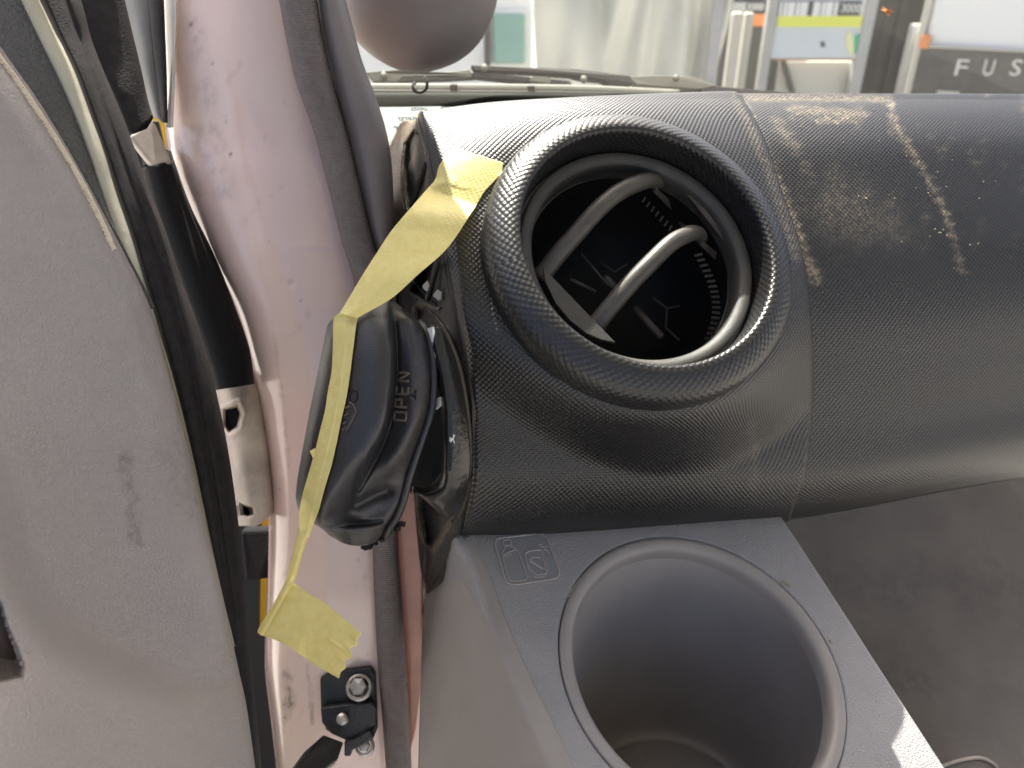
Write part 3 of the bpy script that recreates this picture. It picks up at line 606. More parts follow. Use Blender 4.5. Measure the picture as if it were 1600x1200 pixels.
vpoly('side_wall', [(1040, 262, -.019), (1154, 372, -.019), (1160, 412, -.022), (1128, 446, -.045), (1098, 402, -.045), (1048, 318, -.045), (1010, 270, -.03)], 0, M['inner_dusty'], .001)
rb = []
for k in range(17):
    t = k / 16; x = 1097 + 28 * math.sin(t * math.pi * .8); y = 398 + 132 * t
    rb.append(boxgeo(vt_pt(x - 6, y, -.030), (.0042, .0006, .0012), Matrix.Rotation(-.25 + .5 * t, 3, 'Y')))
for k in range(8):
    t = k / 7; rb.append(boxgeo(vt_pt(1006 + 48 * t, 312 + 52 * t, -.032), (.0008, .001, .003), Matrix.Rotation(.5, 3, 'Y')))
V, Fc = join(rb); o = mesh_obj('ribs', V, Fc, M['inner_dusty'], dash, smooth=False); o.parent = vt; o.location -= vt.location; o['kind'] = 'stuff'
def vtube(name, pts, r, m_): 
    P = np.array([vt_pt(*p) for p in pts]); V, Fc = tube_geo(P, r, 8); o = mesh_obj(name, V, Fc, m_, dash); o.parent = vt; o.location -= vt.location
vtube('link_rod', [(908, 396, -.045), (950, 446, -.045)], .0006, M['louvre'])
vtube('link_hub', [(944, 434, -.045), (962, 452, -.05)], .0026, M['inner_dusty'])
vtube('link_bar', [(992, 482, -.05), (1034, 528, -.045)], .0022, M['inner_dusty'])
vtube('link_bar', [(930, 456, -.05), (890, 436, -.045)], .0012, M['inner_dusty'])
vtube('spoke', [(1020, 465, -.06), (1042, 482, -.06), (1062, 478, -.06)], .0006, M['inner_dusty'])
vtube('spoke', [(1042, 482, -.06), (1040, 512, -.06), (1062, 532, -.055)], .0006, M['inner_dusty'])
vtube('spoke', [(980, 412, -.06), (960, 425, -.06), (935, 408, -.06)], .0006, M['inner_dusty'])

# end panel of the dash (faces the door opening)
e_l = [(606, 232), (606, 250), (606, 300), (610, 380), (616, 460), (624, 540), (632, 620), (640, 700), (646, 780), (652, 850), (656, 900), (656, 935)]
e_m = [(628, 190), (632, 205), (640, 250), (652, 330), (662, 420), (672, 510), (682, 600), (690, 690), (694, 770), (690, 835), (678, 880), (668, 925)]
e_r = left0[:11] + [(690, 905)]
de_r = [.405, .392, .376, .366, .356, .350, .345, .342, .343, .352, .362, .375]
rows3 = []
for i in range(12):
    d = dq(e_r[i][0], e_r[i][1], prof_q[i] + .0135) if 0 < i else dq(left[1][0], left[1][1], prof_q[1]) + .02
    rows3.append([(e_l[i][0] - 8, e_l[i][1], d + .2), (e_l[i][0], e_l[i][1], d + .075), ((e_l[i][0] + e_m[i][0]) / 2, (e_l[i][1] + e_m[i][1]) / 2 , d + .05), (e_m[i][0], e_m[i][1], d + .026), ((e_m[i][0] * .4 + e_r[i][0] * .6), e_m[i][1] * .4 + e_r[i][1] * .6, d + .008), (e_r[i][0], e_r[i][1], d + .0005), (e_r[i][0] + 3, e_r[i][1] + 2, d + .004)])
slot1 = [(646, 202), (655, 208), (662, 236), (668, 262), (664, 300), (648, 322), (638, 330), (632, 300), (631, 260), (634, 225)]
slot2 = [(640, 455), (652, 430), (676, 400), (690, 418), (691, 470), (684, 480), (664, 470)]
slot3 = [(650, 478), (668, 480), (700, 520), (722, 580), (736, 660), (736, 730), (722, 790), (704, 815), (676, 858), (664, 845), (655, 800), (648, 700), (640, 600)]
def end_mod(px, py):
    a = .02 * sst(2, -6, sdf(px, py, slot1)) + .022 * sst(1.5, -5, sdf(px, py, slot2)) + .012 * sst(2, -5, sdf(px, py, slot3))
    a = a + .0012 * sst(3.5, 1, lined(px, py, [(612, 232), (640, 203)]))
    return a
def end_dust(px, py):
    n = nz(px, py, .15, 3)
    a = .7 * sst(330, 200, py) * sst(668, 640, px + .0 * py) ; b = .45 * sst(560, 300, py) * sst(655, 625, px)
    c = .9 * sst(12, 2, lined(px, py, [(612, 215), (640, 192), (664, 176)])) + .7 * sst(9, 2, lined(px, py, [(612, 226), (640, 204)]))
    e = .5 * sst(8, 2, lined(px, py, slot1 + [slot1[0]]) + 4 * n); g = .35 * sst(7, 1, lined(px, py, slot3 + [slot3[0]]) + 5 * n)
    return np.clip(np.maximum.reduce([a * (.6 + .5 * n), b * (.5 + .6 * n), c, e, g]), 0, .9)
patch('end_panel', rows3, 200, 110, M['dash_end'], dash, mod=end_mod, attrs={'dust': end_dust}, key='end')
def onend(pts, lift=.001): return [(x, y, hit('end', x, y, lift, .4)) for x, y in pts]
tube('fin', onend([(664, 258), (655, 290), (643, 322)], .012), .0016, M['dash_end'], dash, 12, 6)
tube('fin', onend([(685, 402), (676, 440), (668, 468)], .016), .0016, M['dash_end'], dash, 12, 6)
tube('rim', onend([(645, 438), (662, 458), (682, 482), (688, 480)], .0015), .0007, M['louvre'], dash, 20, 6)
tube('rim', onend([(652, 468), (662, 466), (680, 492), (706, 530), (724, 582), (737, 660), (738, 730), (722, 790), (706, 815)], .0005), .0008, M['gloss'], dash, 40, 6)
for pts in ([(660, 446), (668, 438), (671, 446), (668, 456), (661, 451)], [(676, 462), (683, 452), (690, 456), (690, 468), (685, 470)]):
    slab('pale_clip', [(x, y, .385) for x, y in pts], M['beige'], dash, .002, .0004)  # small clips in pale beige
# glossy retainer collar that the cover tore away from
ret = [[(668, 510, .352), (675, 508, .346), (688, 512, .345), (700, 530, .349)],
       [(672, 545, .352), (680, 545, .343), (697, 550, .344), (712, 560, .350)],
       [(680, 590, .352), (690, 588, .342), (708, 600, .343), (724, 610, .349)],
       [(688, 640, .352), (697, 640, .340), (714, 650, .342), (731, 660, .348)],
       [(690, 690, .352), (698, 690, .340), (716, 700, .342), (735, 710, .348)],
       [(690, 730, .352), (697, 732, .341), (716, 745, .344), (733, 750, .350)],
       [(684, 752, .354), (692, 764, .344), (708, 782, .348), (722, 790, .356)],
       [(664, 762, .356), (672, 775, .346), (686, 795, .352), (700, 810, .360)],
       [(644, 758, .358), (648, 768, .350), (662, 780, .356), (676, 792, .364)]]
patch('retainer', ret, 70, 24, M['gloss'], dash, thick=.0015)
slab('hole', [(676, 560, .366), (692, 590, .366), (698, 660, .366), (695, 730, .366), (668, 765, .368), (644, 762, .37), (636, 740, .37), (640, 690, .37), (660, 620, .368), (664, 570, .366)], M['black'], dash, .004, 0)
slab('clip', [(667, 513, .350), (675, 511, .344), (677, 520, .344), (680, 560, .344), (676, 562, .348)], M['white_print'], dash, .001, .0003)
slab('clip', [(679, 624, .349), (687, 620, .346), (688, 634, .346), (680, 641, .349)], M['whitepaint'], dash, .001, .0003)  # white sliver stands for a sun glint seen through the hole
slab('latch', [(700, 688, .338), (704, 684, .338), (708, 700, .3385), (706, 735, .339), (701, 737, .339), (699, 715, .3385)], M['black'], dash, .002, .0004)
fz = []
for k in range(9):
    a = rng.uniform(0, 6.28); P = [unp(708, 686, .3365), unp(708 + 6 * math.cos(a), 686 + 7 * math.sin(a), .3355)]; fz.append(tube_geo(np.array(P), .00018, 4))
V, Fc = join(fz); tag(mesh_obj('fluff', V, Fc, M['white_print'], None, loc=unp(708, 686, .336)), 'tiny white fluff tuft caught on the glossy black collar', 'fluff')

# ================================================================== CUP HOLDER CONSOLE
CN_el, CN_az = math.radians(70.7), math.radians(37.5)
CN = np.array([math.sin(CN_az) * math.cos(CN_el), -math.cos(CN_az) * math.cos(CN_el), math.sin(CN_el)])
CD_ = .395; CC = unp(1099.3, 1038, CD_); CR = .0616 * CD_ / .33
con = thing('cup_holder', 'grey grained console with round cup holder and bottle symbol', 'cup holder', CC)
cd = dplane(CC, CN); ca, cb, _ = frame(CN)
tl = lambda x, y: unp(x, y, float(cd(x, y)))
outl = [(716, 838), (860, 822), (1000, 815), (1214, 804), (1232, 830), (1360, 1030), (1475, 1205), (1560, 1335), (1400, 1420), (1150, 1420), (1010, 1420), (945, 1330), (884, 1205), (856, 1150), (812, 1060), (774, 972), (748, 902)]
def console_top():
    O = np.array([tl(*p) for p in outl]) - CC; o2 = np.stack([O @ ca, O @ cb], -1)
    nth = 360; th = np.linspace(0, 2 * np.pi, nth, endpoint=False); rad = np.zeros(nth)
    for i, t in enumerate(th):
        dv = np.array([math.cos(t), math.sin(t)]); best = 1e9
        for j in range(len(o2)):
            A, B = o2[j], o2[(j + 1) % len(o2)]; M2 = np.array([dv, A - B]).T
            if abs(np.linalg.det(M2)) < 1e-12: continue
            s, u_ = np.linalg.solve(M2, A)
            if s > 0 and -1e-6 <= u_ <= 1 + 1e-6: best = min(best, s)
        rad[i] = best
    ks = np.linspace(0, 1, 26); V = []
    V.append(np.stack([CR * np.cos(th), CR * np.sin(th), np.full(nth, -.006)], -1)); V.append(np.stack([CR * np.cos(th), CR * np.sin(th), np.full(nth, -.0006)], -1))
    for k in ks: r = (CR + .0006) * (1 - k) + rad * k; V.append(np.stack([r * np.cos(th), r * np.sin(th), np.zeros(nth)], -1))
    for ang in (20, 45, 70, 90):          # rounded edge
        a = math.radians(ang); r = rad + .004 * math.sin(a); V.append(np.stack([r * np.cos(th), r * np.sin(th), np.full(nth, -.004 * (1 - math.cos(a)))], -1))
    V.append(np.stack([(rad + .0042) * np.cos(th), (rad + .0042) * np.sin(th), np.full(nth, -.09)], -1))
    L = np.concatenate(V); P = CC + L[:, :1] * ca + L[:, 1:2] * cb + L[:, 2:] * CN
    rel = P - EYE; z = rel @ FW; px = 800 + F * (rel @ RT) / z; py = 600 - F * (rel @ UP) / z
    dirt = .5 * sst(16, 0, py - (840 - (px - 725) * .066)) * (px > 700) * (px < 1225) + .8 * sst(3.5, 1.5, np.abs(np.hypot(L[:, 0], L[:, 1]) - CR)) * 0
    Fc = orient(P, grid_faces(len(V), nth, True))
    BVH['tray'] = BVHTree.FromPolygons([Vector(p) for p in P], Fc)
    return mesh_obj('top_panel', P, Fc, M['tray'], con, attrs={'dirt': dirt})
console_top()
def sprinkle(o, p=.004, seed=3):
    n = len(o.data.vertices); a = (np.random.default_rng(seed).uniform(size=n) < p).astype(float); at_ = o.data.attributes.new('dirt', 'FLOAT', 'POINT'); at_.data.foreach_set('value', a)
cp = lathe('cup_ring', CC, CN, [(CR - .0006, -.006), (CR - .0007, -.0002), (CR - .0012, .0004), (CR * .96, .0005), (CR * .935, .0002), (CR * .912, -.0006), (CR * .898, -.002), (CR * .891, -.0045), (CR * .888, -.009)], M['cup'], con, 160)
AX = np.array([.03, -.03, 1.0]); AX /= np.linalg.norm(AX)
def skew_cup():
    prof = [(.888, .009), (.88, .02), (.87, .035), (.86, .05), (.85, .065), (.84, .08), (.83, .095), (.815, .104), (.78, .108), (.74, .1085), (.71, .1075), (.69, .106), (.4, .106), (.002, .106)]
    th = np.linspace(0, 2 * np.pi, 140, endpoint=False); ha, hb, _ = frame(AX); V = []
    for k, (r, h) in enumerate(prof):
        w = min(1, k / 6); h = h if k < 2 else .009 + (h - .009) * 1.3
        c0 = CC - h * AX if k else CC - h * CN
        p1 = CR * r * (np.cos(th)[:, None] * ca + np.sin(th)[:, None] * cb); flat = p1 - (p1 @ AX)[:, None] * AX
        V.append(c0 + p1 * (1 - w) + flat * w)
    V = np.concatenate(V); return mesh_obj('cup_wall', V, orient(V, grid_faces(len(prof), 140, True)), M['cup'], con)
cw = skew_cup()
sprinkle(cw, .003)
sd_rows = []
for (a, d_) in (((728, 836), (660, 908)), ((757, 902), (660, 975)), ((781, 970), (658, 1050)), ((820, 1060), (655, 1140)), ((864, 1150), (653, 1210)), ((892, 1208), (652, 1260)), ((955, 1335), (650, 1350))):
    d0 = float(cd(*a)); 
    L_ = lambda k: (a[0] + (d_[0] - a[0]) * k, a[1] + (d_[1] - a[1]) * k)
    ax, ay = a[0] + 9, a[1] - 4
    sd_rows.append([(ax, ay, float(cd(ax, ay)) - .0004), (a[0], a[1], d0 - .0002), (*L_(.12), float(cd(*L_(.12))) + .0015), (*L_(.25), d0 + .007), (*L_(.42), d0 + .018), (*L_(.7), d0 + .042), (*L_(1), d0 + .072)])
def side_dirt(px, py): return .5 * sst(.55, 1, nz(px, py, .09, 8)) * sst(0, 1, nz(px, py, .5, 4))
patch('side_panel', sd_rows, 90, 60, M['traywall'], con, attrs={'dirt': side_dirt}, key='side')
def ontray(x, y, lift): return (x, y, float(cd(x, y)) - lift)
def zp(pts): return [(760 + x / 12, 820 + y / 12) for x, y in pts]
field = zp([(180, 300), (250, 255), (600, 210), (980, 165), (1090, 200), (1150, 280), (1250, 560), (1360, 850), (1350, 950), (1270, 1010), (900, 1070), (560, 1120), (440, 1100), (360, 1020), (260, 700), (170, 400)])
sy = slab('symbol_plate', [ontray(x, y, .0003) for x, y in field], M['symbol'], con, .0006, 0)
def sline(pts, r=.00032, closed=False):
    p = zp(pts); p = p + [p[0]] if closed else p
    o = tube('symbol_line', [ontray(x, y, .0005) for x, y in p], r, M['symbol_line'], con, 8 * len(p), 6); o.parent = sy; o.location -= sy.location; return o
sline([(180, 300), (250, 255), (600, 210), (980, 165), (1090, 200), (1150, 280), (1250, 560), (1360, 850), (1350, 950), (1270, 1010), (900, 1070), (560, 1120), (440, 1100), (360, 1020), (260, 700), (170, 400)], .0004, True)
sline([(310, 300), (440, 275), (465, 370), (460, 400), (560, 460), (620, 570), (700, 800), (760, 1000), (640, 1050), (460, 1050), (400, 960), (330, 700), (300, 560), (320, 470), (350, 410), (320, 360)], .00032, True)
sline([(330, 370), (400, 390), (465, 370)]); sline([(320, 570), (440, 500), (550, 465)]); sline([(320, 590), (400, 570), (480, 540)], .0002)
sline([(720, 530), (860, 480), (1020, 480), (1050, 580), (1080, 680), (1150, 800), (1130, 900), (1040, 930), (930, 930), (850, 850), (770, 720), (740, 620)], .00032, True)
sline([(800, 660), (880, 610), (1030, 615)]); sline([(820, 685), (940, 750), (1060, 825)], .0005); sline([(770, 740), (790, 830), (830, 880)], .0003)
sline([(890, 960), (960, 985), (1080, 970), (1130, 920)], .0003); sline([(1090, 690), (1100, 800), (1130, 880)], .0003)
sline([(970, 390), (1050, 355)]); sline([(1010, 412), (1140, 415)], .0003); sline([(1060, 455), (1130, 480), (1185, 535)], .0003)
cs = []
for x, y, s in ((1228, 911, .0016), (1233, 914, .0012), (1222, 909, .001), (1297, 1000, .0012), (1300, 1004, .0008)):
    cs.append(boxgeo(unp(x, y, float(cd(x, y)) - .0006), (s, s * .8, s * .7), Matrix.Rotation(x, 3, 'Z')))
V, Fc = join(cs); tag(mesh_obj('ring_crumbs', V, Fc, M['crumb'], None, smooth=False, loc=unp(1230, 911, .36)), 'pale crumbs lodged in the seam round the cup holder ring', 'crumbs', kind='stuff')

# ================================================================== FLOOR SPACE beyond the console
fl = [[(1130, 700, .60), (1300, 690, .62), (1450, 670, .64), (1650, 640, .66)],
      [(1150, 830, .585), (1300, 820, .60), (1450, 810, .61), (1650, 790, .63)],
      [(1200, 950, .565), (1330, 940, .575), (1460, 930, .585), (1650, 920, .60)],
      [(1280, 1080, .54), (1380, 1070, .545), (1480, 1060, .55), (1650, 1050, .565)],
      [(1330, 1200, .49), (1430, 1190, .495), (1520, 1180, .50), (1650, 1170, .52)],
      [(1330, 1330, .44), (1430, 1320, .445), (1520, 1310, .45), (1650, 1300, .47)]]
def fl_dirt(px, py):
    n = nz(px, py, .05, 6); return np.clip(.5 * sst(60, 0, lined(px, py, [(1290, 905), (1400, 925), (1480, 905), (1600, 930)]) + 30 * n) + .5 * sst(60, 0, lined(px, py, [(1380, 1060), (1430, 1065)]) + 25 * n) + .25 * sst(.2, 1.2, nz(px, py, .03, 9)), 0, 1)
o = patch('floor', fl, 90, 90, M['floor'], None, attrs={'dirt': fl_dirt}, key='floor'); o['kind'] = 'structure'
o = tube('floor_seam', [(x, y, hit('floor', x, y, .001, .48)) for x, y in ((1470, 1198), (1500, 1188), (1530, 1184), (1550, 1192), (1558, 1200))], .0012, M['cream_dirty'], None, 24, 6); tag(o, 'crumb covered curved seam on the dark floor at the bottom edge', 'seam')

# ================================================================== PILLAR, SEALS, TRIM
pil = thing('door_pillar', 'white door pillar, pink reflection put into its paint, with dark smudges', 'pillar', unp(480, 600, .44))
pr = [[(252, -60, .56), (272, -50, .50), (340, -50, .49), (420, -50, .49), (520, -50, .50)],
      [(256, 60, .55), (270, 60, .49), (345, 60, .475), (430, 60, .475), (540, 60, .485)],
      [(258, 190, .54), (268, 195, .48), (350, 195, .46), (450, 195, .46), (560, 195, .47)],
      [(264, 250, .53), (276, 262, .475), (355, 265, .452), (470, 265, .452), (575, 265, .462)],
      [(285, 320, .52), (300, 330, .47), (375, 335, .445), (480, 335, .445), (590, 335, .455)],
      [(322, 400, .51), (338, 408, .46), (405, 410, .438), (500, 410, .438), (610, 410, .45)],
      [(362, 480, .50), (374, 488, .455), (430, 490, .432), (510, 490, .432), (620, 490, .445)],
      [(384, 560, .495), (396, 565, .45), (445, 570, .428), (520, 570, .428), (628, 570, .44)],
      [(402, 650, .49), (414, 655, .445), (458, 655, .424), (530, 655, .424), (636, 655, .436)],
      [(415, 740, .485), (427, 745, .44), (470, 745, .42), (540, 745, .42), (642, 745, .432)],
      [(420, 830, .48), (432, 835, .438), (478, 835, .418), (550, 835, .418), (648, 835, .43)],
      [(416, 940, .48), (428, 940, .436), (476, 940, .415), (560, 940, .415), (652, 940, .428)],
      [(414, 1040, .48), (426, 1040, .434), (470, 1040, .413), (560, 1040, .413), (655, 1040, .427)],
      [(424, 1130, .48), (436, 1130, .434), (480, 1130, .412), (570, 1130, .412), (658, 1130, .427)],
      [(434, 1230, .48), (446, 1230, .434), (490, 1230, .411), (580, 1230, .411), (660, 1230, .426)]]
PD = lambda y: (y - 195) * (7.8e-5 if y > 195 else 1.4e-4)
deep = lambda P: [(p_[0], p_[1], p_[2] + PD(p_[1])) for p_ in P]
pr = [deep(r) for r in pr]
def pil_mod(px, py):
    r1 = lined(px, py, [(290, -40), (318, 100), (352, 220), (385, 330), (430, 470), (455, 600), (472, 780), (480, 900)])
    r2 = lined(px, py, [(330, 60), (362, 130), (420, 230)])
    r3 = lined(px, py, [(455, 386), (530, 384)]); r4 = lined(px, py, [(505, 850), (510, 960), (520, 1010)])
    return .0013 * np.exp(-(r1 / 20) ** 2) - .0003 * np.exp(-(r2 / 10) ** 2) - .0005 * np.exp(-(r3 / 5) ** 2) - .0016 * np.exp(-(r4 / 16) ** 2) + .0018 * np.exp(-(np.hypot(px - 455, py - 441) / 4.5) ** 2)
def pil_dirt(px, py):
    n = nz(px, py, .08, 2); a = .2 * sst(24, 0, lined(px, py, [(298, 30), (318, 120), (330, 190), (345, 260), (352, 300)]) + 9 * n)
    b = .28 * sst(18, 0, lined(px, py, [(310, 205), (325, 250), (350, 300)]) + 8 * n) + .45 * sst(9, 0, lined(px, py, [(272, 215), (292, 260), (312, 300)]) + 6 * n)
    c = .75 * sst(12, 1, lined(px, py, [(448, 1050), (452, 1100), (440, 1140)]) + 8 * n) + .6 * sst(6, 0, lined(px, py, [(480, 1040), (484, 1070), (488, 1130)]) + 4 * n)
    e = 0
    for x, y, s in ((298, 37, 5), (306, 62, 4), (353, 190, 4), (360, 241, 5), (332, 98, 3), (352, 183, 2.5), (448, 430, 3), (640 - 80, 876, 3.5), (569, 915, 2.5), (460, 505, 2.5), (470, 470, 2), (437, 765, 2.5), (418, 600, 2), (574, 1022, 2.5), (420, 375, 2)): e = np.maximum(e, sst(s, s * .3, np.hypot(px - x, py - y) + 1.5 * n))
    f = .3 * sst(.5, 1, nz(px, py, .07, 11)) + .35 * sst(4, 1, np.abs(lined(px, py, [(425, 500), (440, 620), (452, 740)])) + 3 * n)
    return np.clip(np.maximum.reduce([a, b, c, e, f + 0 * a]), 0, 1)
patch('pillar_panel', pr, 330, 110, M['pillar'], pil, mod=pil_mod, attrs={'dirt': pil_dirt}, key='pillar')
FP = [unp(300, 480, .66), unp(560, 172, .66), unp(1900, 180, .95)]
FPl = [p_ + np.array([0, 0.02, -1.1]) for p_ in FP]; V = np.array(FP + FPl); mesh_obj('front_sun_blocker', V, [(0, 1, 4, 3), (1, 2, 5, 4)], M['black'], pil, smooth=False, thick=.01)  # unseen cab front, added to stop sun leaking in around the dash
rf = np.array([(-.13, -.75, 2.42), (2.0, -.75, 2.42), (2.0, .62, 2.42), (-.13, .62, 2.42)])
mesh_obj('roof_sky_blocker', rf, [(0, 1, 2, 3)], M['cream'], pil, smooth=False, thick=.03)  # unseen cab roof, added to block overhead sky light
# strip of inner body metal between lower seal and dash end
slab('inner_flange', deep([(612, 770, .418), (655, 770, .418), (660, 860, .418), (660, 1060, .418), (650, 1140, .418), (640, 1180, .418), (612, 1180, .418)]), M['pillar_red_tint'], pil, .004, .001)
def strip(name, L, R, bulge, mat_, parent, n=120, m=18, mod=None, dL=None, thick=.002, key=None):
    """rounded rubber strip between two edges; each edge point (px,py,d)"""
    if name.startswith('seal_'): L = deep(L); R = deep(R)
    L = chord(np.array(L, float), 40); R = chord(np.array(R, float), 40); rows_ = []
    for a, b in zip(L, R):
        row = []
        for k in np.linspace(0, 1, 9):
            h = bulge * math.sqrt(max(0, 1 - (2 * k - 1) ** 2)); p_ = a * (1 - k) + b * k; row.append((p_[0], p_[1], p_[2] - h))
        rows_.append(row)
    return patch(name, rows_, n, m, mat_, parent, mod=mod, thick=thick, key=key)
sl_ = thing('door_seal', 'brown grey cloth covered door seal running down the pillar', 'seal', unp(560, 400, .44))
strip('seal_upper', [(430, -30, .462), (447, 60, .452), (463, 130, .445), (488, 200, .44), (512, 290, .434), (532, 370, .428), (550, 430, .424), (570, 520, .42)],
      [(490, -30, .462), (506, 60, .452), (522, 130, .446), (541, 200, .44), (563, 290, .434), (582, 370, .428), (600, 430, .424), (622, 520, .42)], .014, M['seal'], sl_, 200, 24)
strip('seal_lower', [(572, 500, .42), (578, 700, .415), (582, 850, .412), (588, 1000, .41), (598, 1130, .408), (604, 1220, .408)], [(618, 500, .42), (618, 700, .415), (622, 850, .412), (632, 1000, .41), (640, 1130, .408), (644, 1220, .408)], .013, M['seal'], sl_, 160, 24)
pt = thing('pillar_trim', 'smooth grey brown plastic trim between seal and windscreen', 'trim', unp(570, 150, .45))
pt_rows = []
for (a, b, d) in (((488, -120), (524, -120), .485), ((492, -30), (534, -30), .468), ((505, 50), (552, 45), .456), ((517, 110), (566, 95), .452), ((530, 165), (586, 150), .447), ((541, 205), (602, 200), .444), ((552, 250), (611, 250), .44), ((566, 310), (615, 310), .436), ((580, 370), (616, 370), .432), ((600, 440), (618, 440), .43), ((620, 520), (626, 520), .43)):
    pt_rows.append([(a[0] - 2, a[1], d + .002), (a[0] + 1, a[1], d - .004), (a[0] * .7 + b[0] * .3, a[1] * .7 + b[1] * .3, d - .010), (a[0] * .3 + b[0] * .7, a[1] * .3 + b[1] * .7, d - .008), (b[0] - 2, b[1], d), (b[0], b[1], d + .012), (b[0] - 8, b[1], d + .035)])
pt_rows = [deep(r) for r in pt_rows]
patch('trim_panel', pt_rows, 150, 40, M['trim'], pt)
# unseen boxes above the pillar, shaped to block sun from dash and door
def sun_blocker(name, x0, x1, z0, z1, par, m_, th=.05):
    V = np.array([(x, y, z) for z, yy in ((z0, .49), (z1, .42)) for x, y in ((x0, yy), (x1, yy), (x1 - .34 * th, yy + th), (x0, yy + th))]) + np.array([0, 0, 1.75])
    return mesh_obj(name, V, [(3, 2, 1, 0), (4, 5, 6, 7), (0, 1, 5, 4), (1, 2, 6, 5), (2, 3, 7, 6), (3, 0, 4, 7)], m_, par, smooth=False, bevel=.008)
sun_blocker('upper_trim', -.17, -.064, .005, .66, pt, M['trim'], .13)  # unseen pillar extension, its edge set to shade the dash corner
sun_blocker('sun_blocker', -.38, -.207, .165, .66, pil, M['cream'])
sun_blocker('sun_blocker', -.228, -.171, .12, .66, pil, M['cream'])
# grey rounded housing at the top
gh = thing('mirror_housing', 'grey rounded plastic housing hanging at the top of the windscreen', 'mirror housing', unp(660, 20, .54))
ol = [(520, -120), (530, -40), (540, 20), (553, 58), (575, 82), (598, 98), (625, 110), (655, 114), (690, 107), (722, 92), (748, 68), (765, 38), (776, 5), (783, -50), (786, -120)]
olr = chord(np.array([(a, b) for a, b in ol], float), 60); V = []; cx, cy = 660, -90
ks = np.linspace(0, math.pi / 2, 14)
ringsF = [unp(cx + (olr[:, 0] - cx) * math.sin(k), cy + (olr[:, 1] - cy) * math.sin(k), np.full(60, .545 - .045 * math.cos(k))) for k in ks]
ringsB = [unp(cx + (olr[:, 0] - cx) * math.sin(k), cy + (olr[:, 1] - cy) * math.sin(k), np.full(60, .545 + .02 * math.cos(k))) for k in ks[::-1][1:]]
V = np.concatenate(ringsF + ringsB); Fc = grid_faces(len(ringsF) + len(ringsB), 60)
mesh_obj('shell', V, orient(V, Fc[:700]) and ([tuple(reversed(f)) for f in Fc] if orient(V, Fc[:700])[0] != Fc[0] else Fc), M['housing'], gh)

# ================================================================== DOOR (left, open)
door = thing('car_door', 'open cab door with warm grey grained inner panel and black rubber seal', 'door', unp(150, 700, .34))
rim = [(-60, 0, .315), (-20, 60, .315), (0, 88, .315), (28, 125, .316), (60, 172, .317), (92, 222, .319), (124, 276, .321), (152, 330, .324), (180, 388, .327)]
# main panel: rows follow the rim then the seal edge
mp_rows = [
 [(-160, 60, .27), (-120, 40, .285), (-80, 10, .305), (-64, -8, .316), (-55, -22, .326)],
 [(-160, 160, .26), (-110, 140, .275), (-30, 95, .300), (-8, 82, .311), (2, 74, .322)],
 [(-160, 260, .255), (-90, 240, .268), (20, 190, .298), (52, 168, .311), (62, 160, .323)],
 [(-160, 400, .25), (-70, 370, .265), (75, 300, .298), (112, 268, .314), (122, 260, .327)],
 [(-160, 530, .245), (-50, 490, .262), (125, 415, .300), (170, 378, .318), (181, 370, .332)],
 [(-160, 640, .24), (-40, 600, .26), (165, 520, .302), (220, 480, .322), (232, 474, .336)],
 [(-160, 760, .237), (-30, 720, .258), (190, 640, .303), (254, 590, .324), (266, 588, .338)],
 [(-160, 860, .234), (-10, 830, .258), (215, 760, .303), (284, 700, .325), (294, 698, .338)],
 [(-160, 950, .228), (10, 930, .256), (230, 870, .303), (312, 825, .325), (322, 823, .338)],
 [(-160, 1020, .219), (30, 1010, .249), (240, 970, .302), (338, 935, .325), (348, 933, .338)],
 [(-160, 1070, .209), (40, 1065, .237), (250, 1060, .293), (360, 1040, .324), (370, 1038, .337)],
 [(-160, 1120, .199), (40, 1120, .225), (250, 1120, .281), (374, 1110, .320), (384, 1108, .333)],
 [(-160, 1250, .185), (40, 1250, .210), (250, 1250, .262), (390, 1240, .310), (402, 1238, .325)]]
def door_mod(px, py):
    n = lined(px, py, [(-80, 560), (-20, 760), (30, 900), (80, 990), (160, 1050), (330, 1115)])
    side = sst(0, 60, (py - 800) * .55 - (px - 0) * .5 + 0) 
    pocket = .004 * sst(40, 0, sdf(px, py, [(-80, 560), (-10, 780), (45, 920), (100, 1000), (180, 1040), (300, 1070), (360, 1060), (345, 950), (300, 720), (240, 520), (150, 420), (40, 260), (-60, 120)]) )
    hole = .02 * sst(3, -5, sdf(px, py, [(-60, 900), (-2, 940), (8, 975), (36, 1040), (34, 1058), (8, 1066), (-60, 1066)]))
    fold = .015 * sst(380, 150, px) * sst(45, -45, sdf(px, py, [(-400, 300), (-40, 690), (25, 880), (65, 960), (115, 1015), (180, 1050), (270, 1080), (380, 1105), (800, 1100), (800, -400), (-400, -400)]))
    return pocket + hole + fold
def door_dirt(px, py):
    n = nz(px, py, .1, 3); return .6 * sst(16, 0, lined(px, py, [(196, 715), (205, 780), (215, 850)]) + 9 * n) + .25 * sst(50, 5, lined(px, py, [(265, 710), (290, 790)]))
patch('trim_panel', mp_rows, 300, 170, M['leather'], door, mod=door_mod, attrs={'dirt': door_dirt}, key='door')
ut_rows = []
for (a, b) in (((-62, -20), (20, -40)), ((2, 76), (46, 30)), ((62, 162), (84, 108)), ((122, 262), (128, 215)), ((152, 316), (150, 275)), ((181, 372), (176, 352)), ((200, 410), (192, 400)), ((236, 480), (226, 478))):
    ut_rows.append([(a[0] - 12, a[1] + 8, .350), (a[0] + 4, a[1] - 3, .350), ((a[0] + b[0]) / 2, (a[1] + b[1]) / 2, .352), (b[0] + 2, b[1] - 2, .355)])
patch('upper_trim', ut_rows, 120, 50, M['leather_dark'], door)
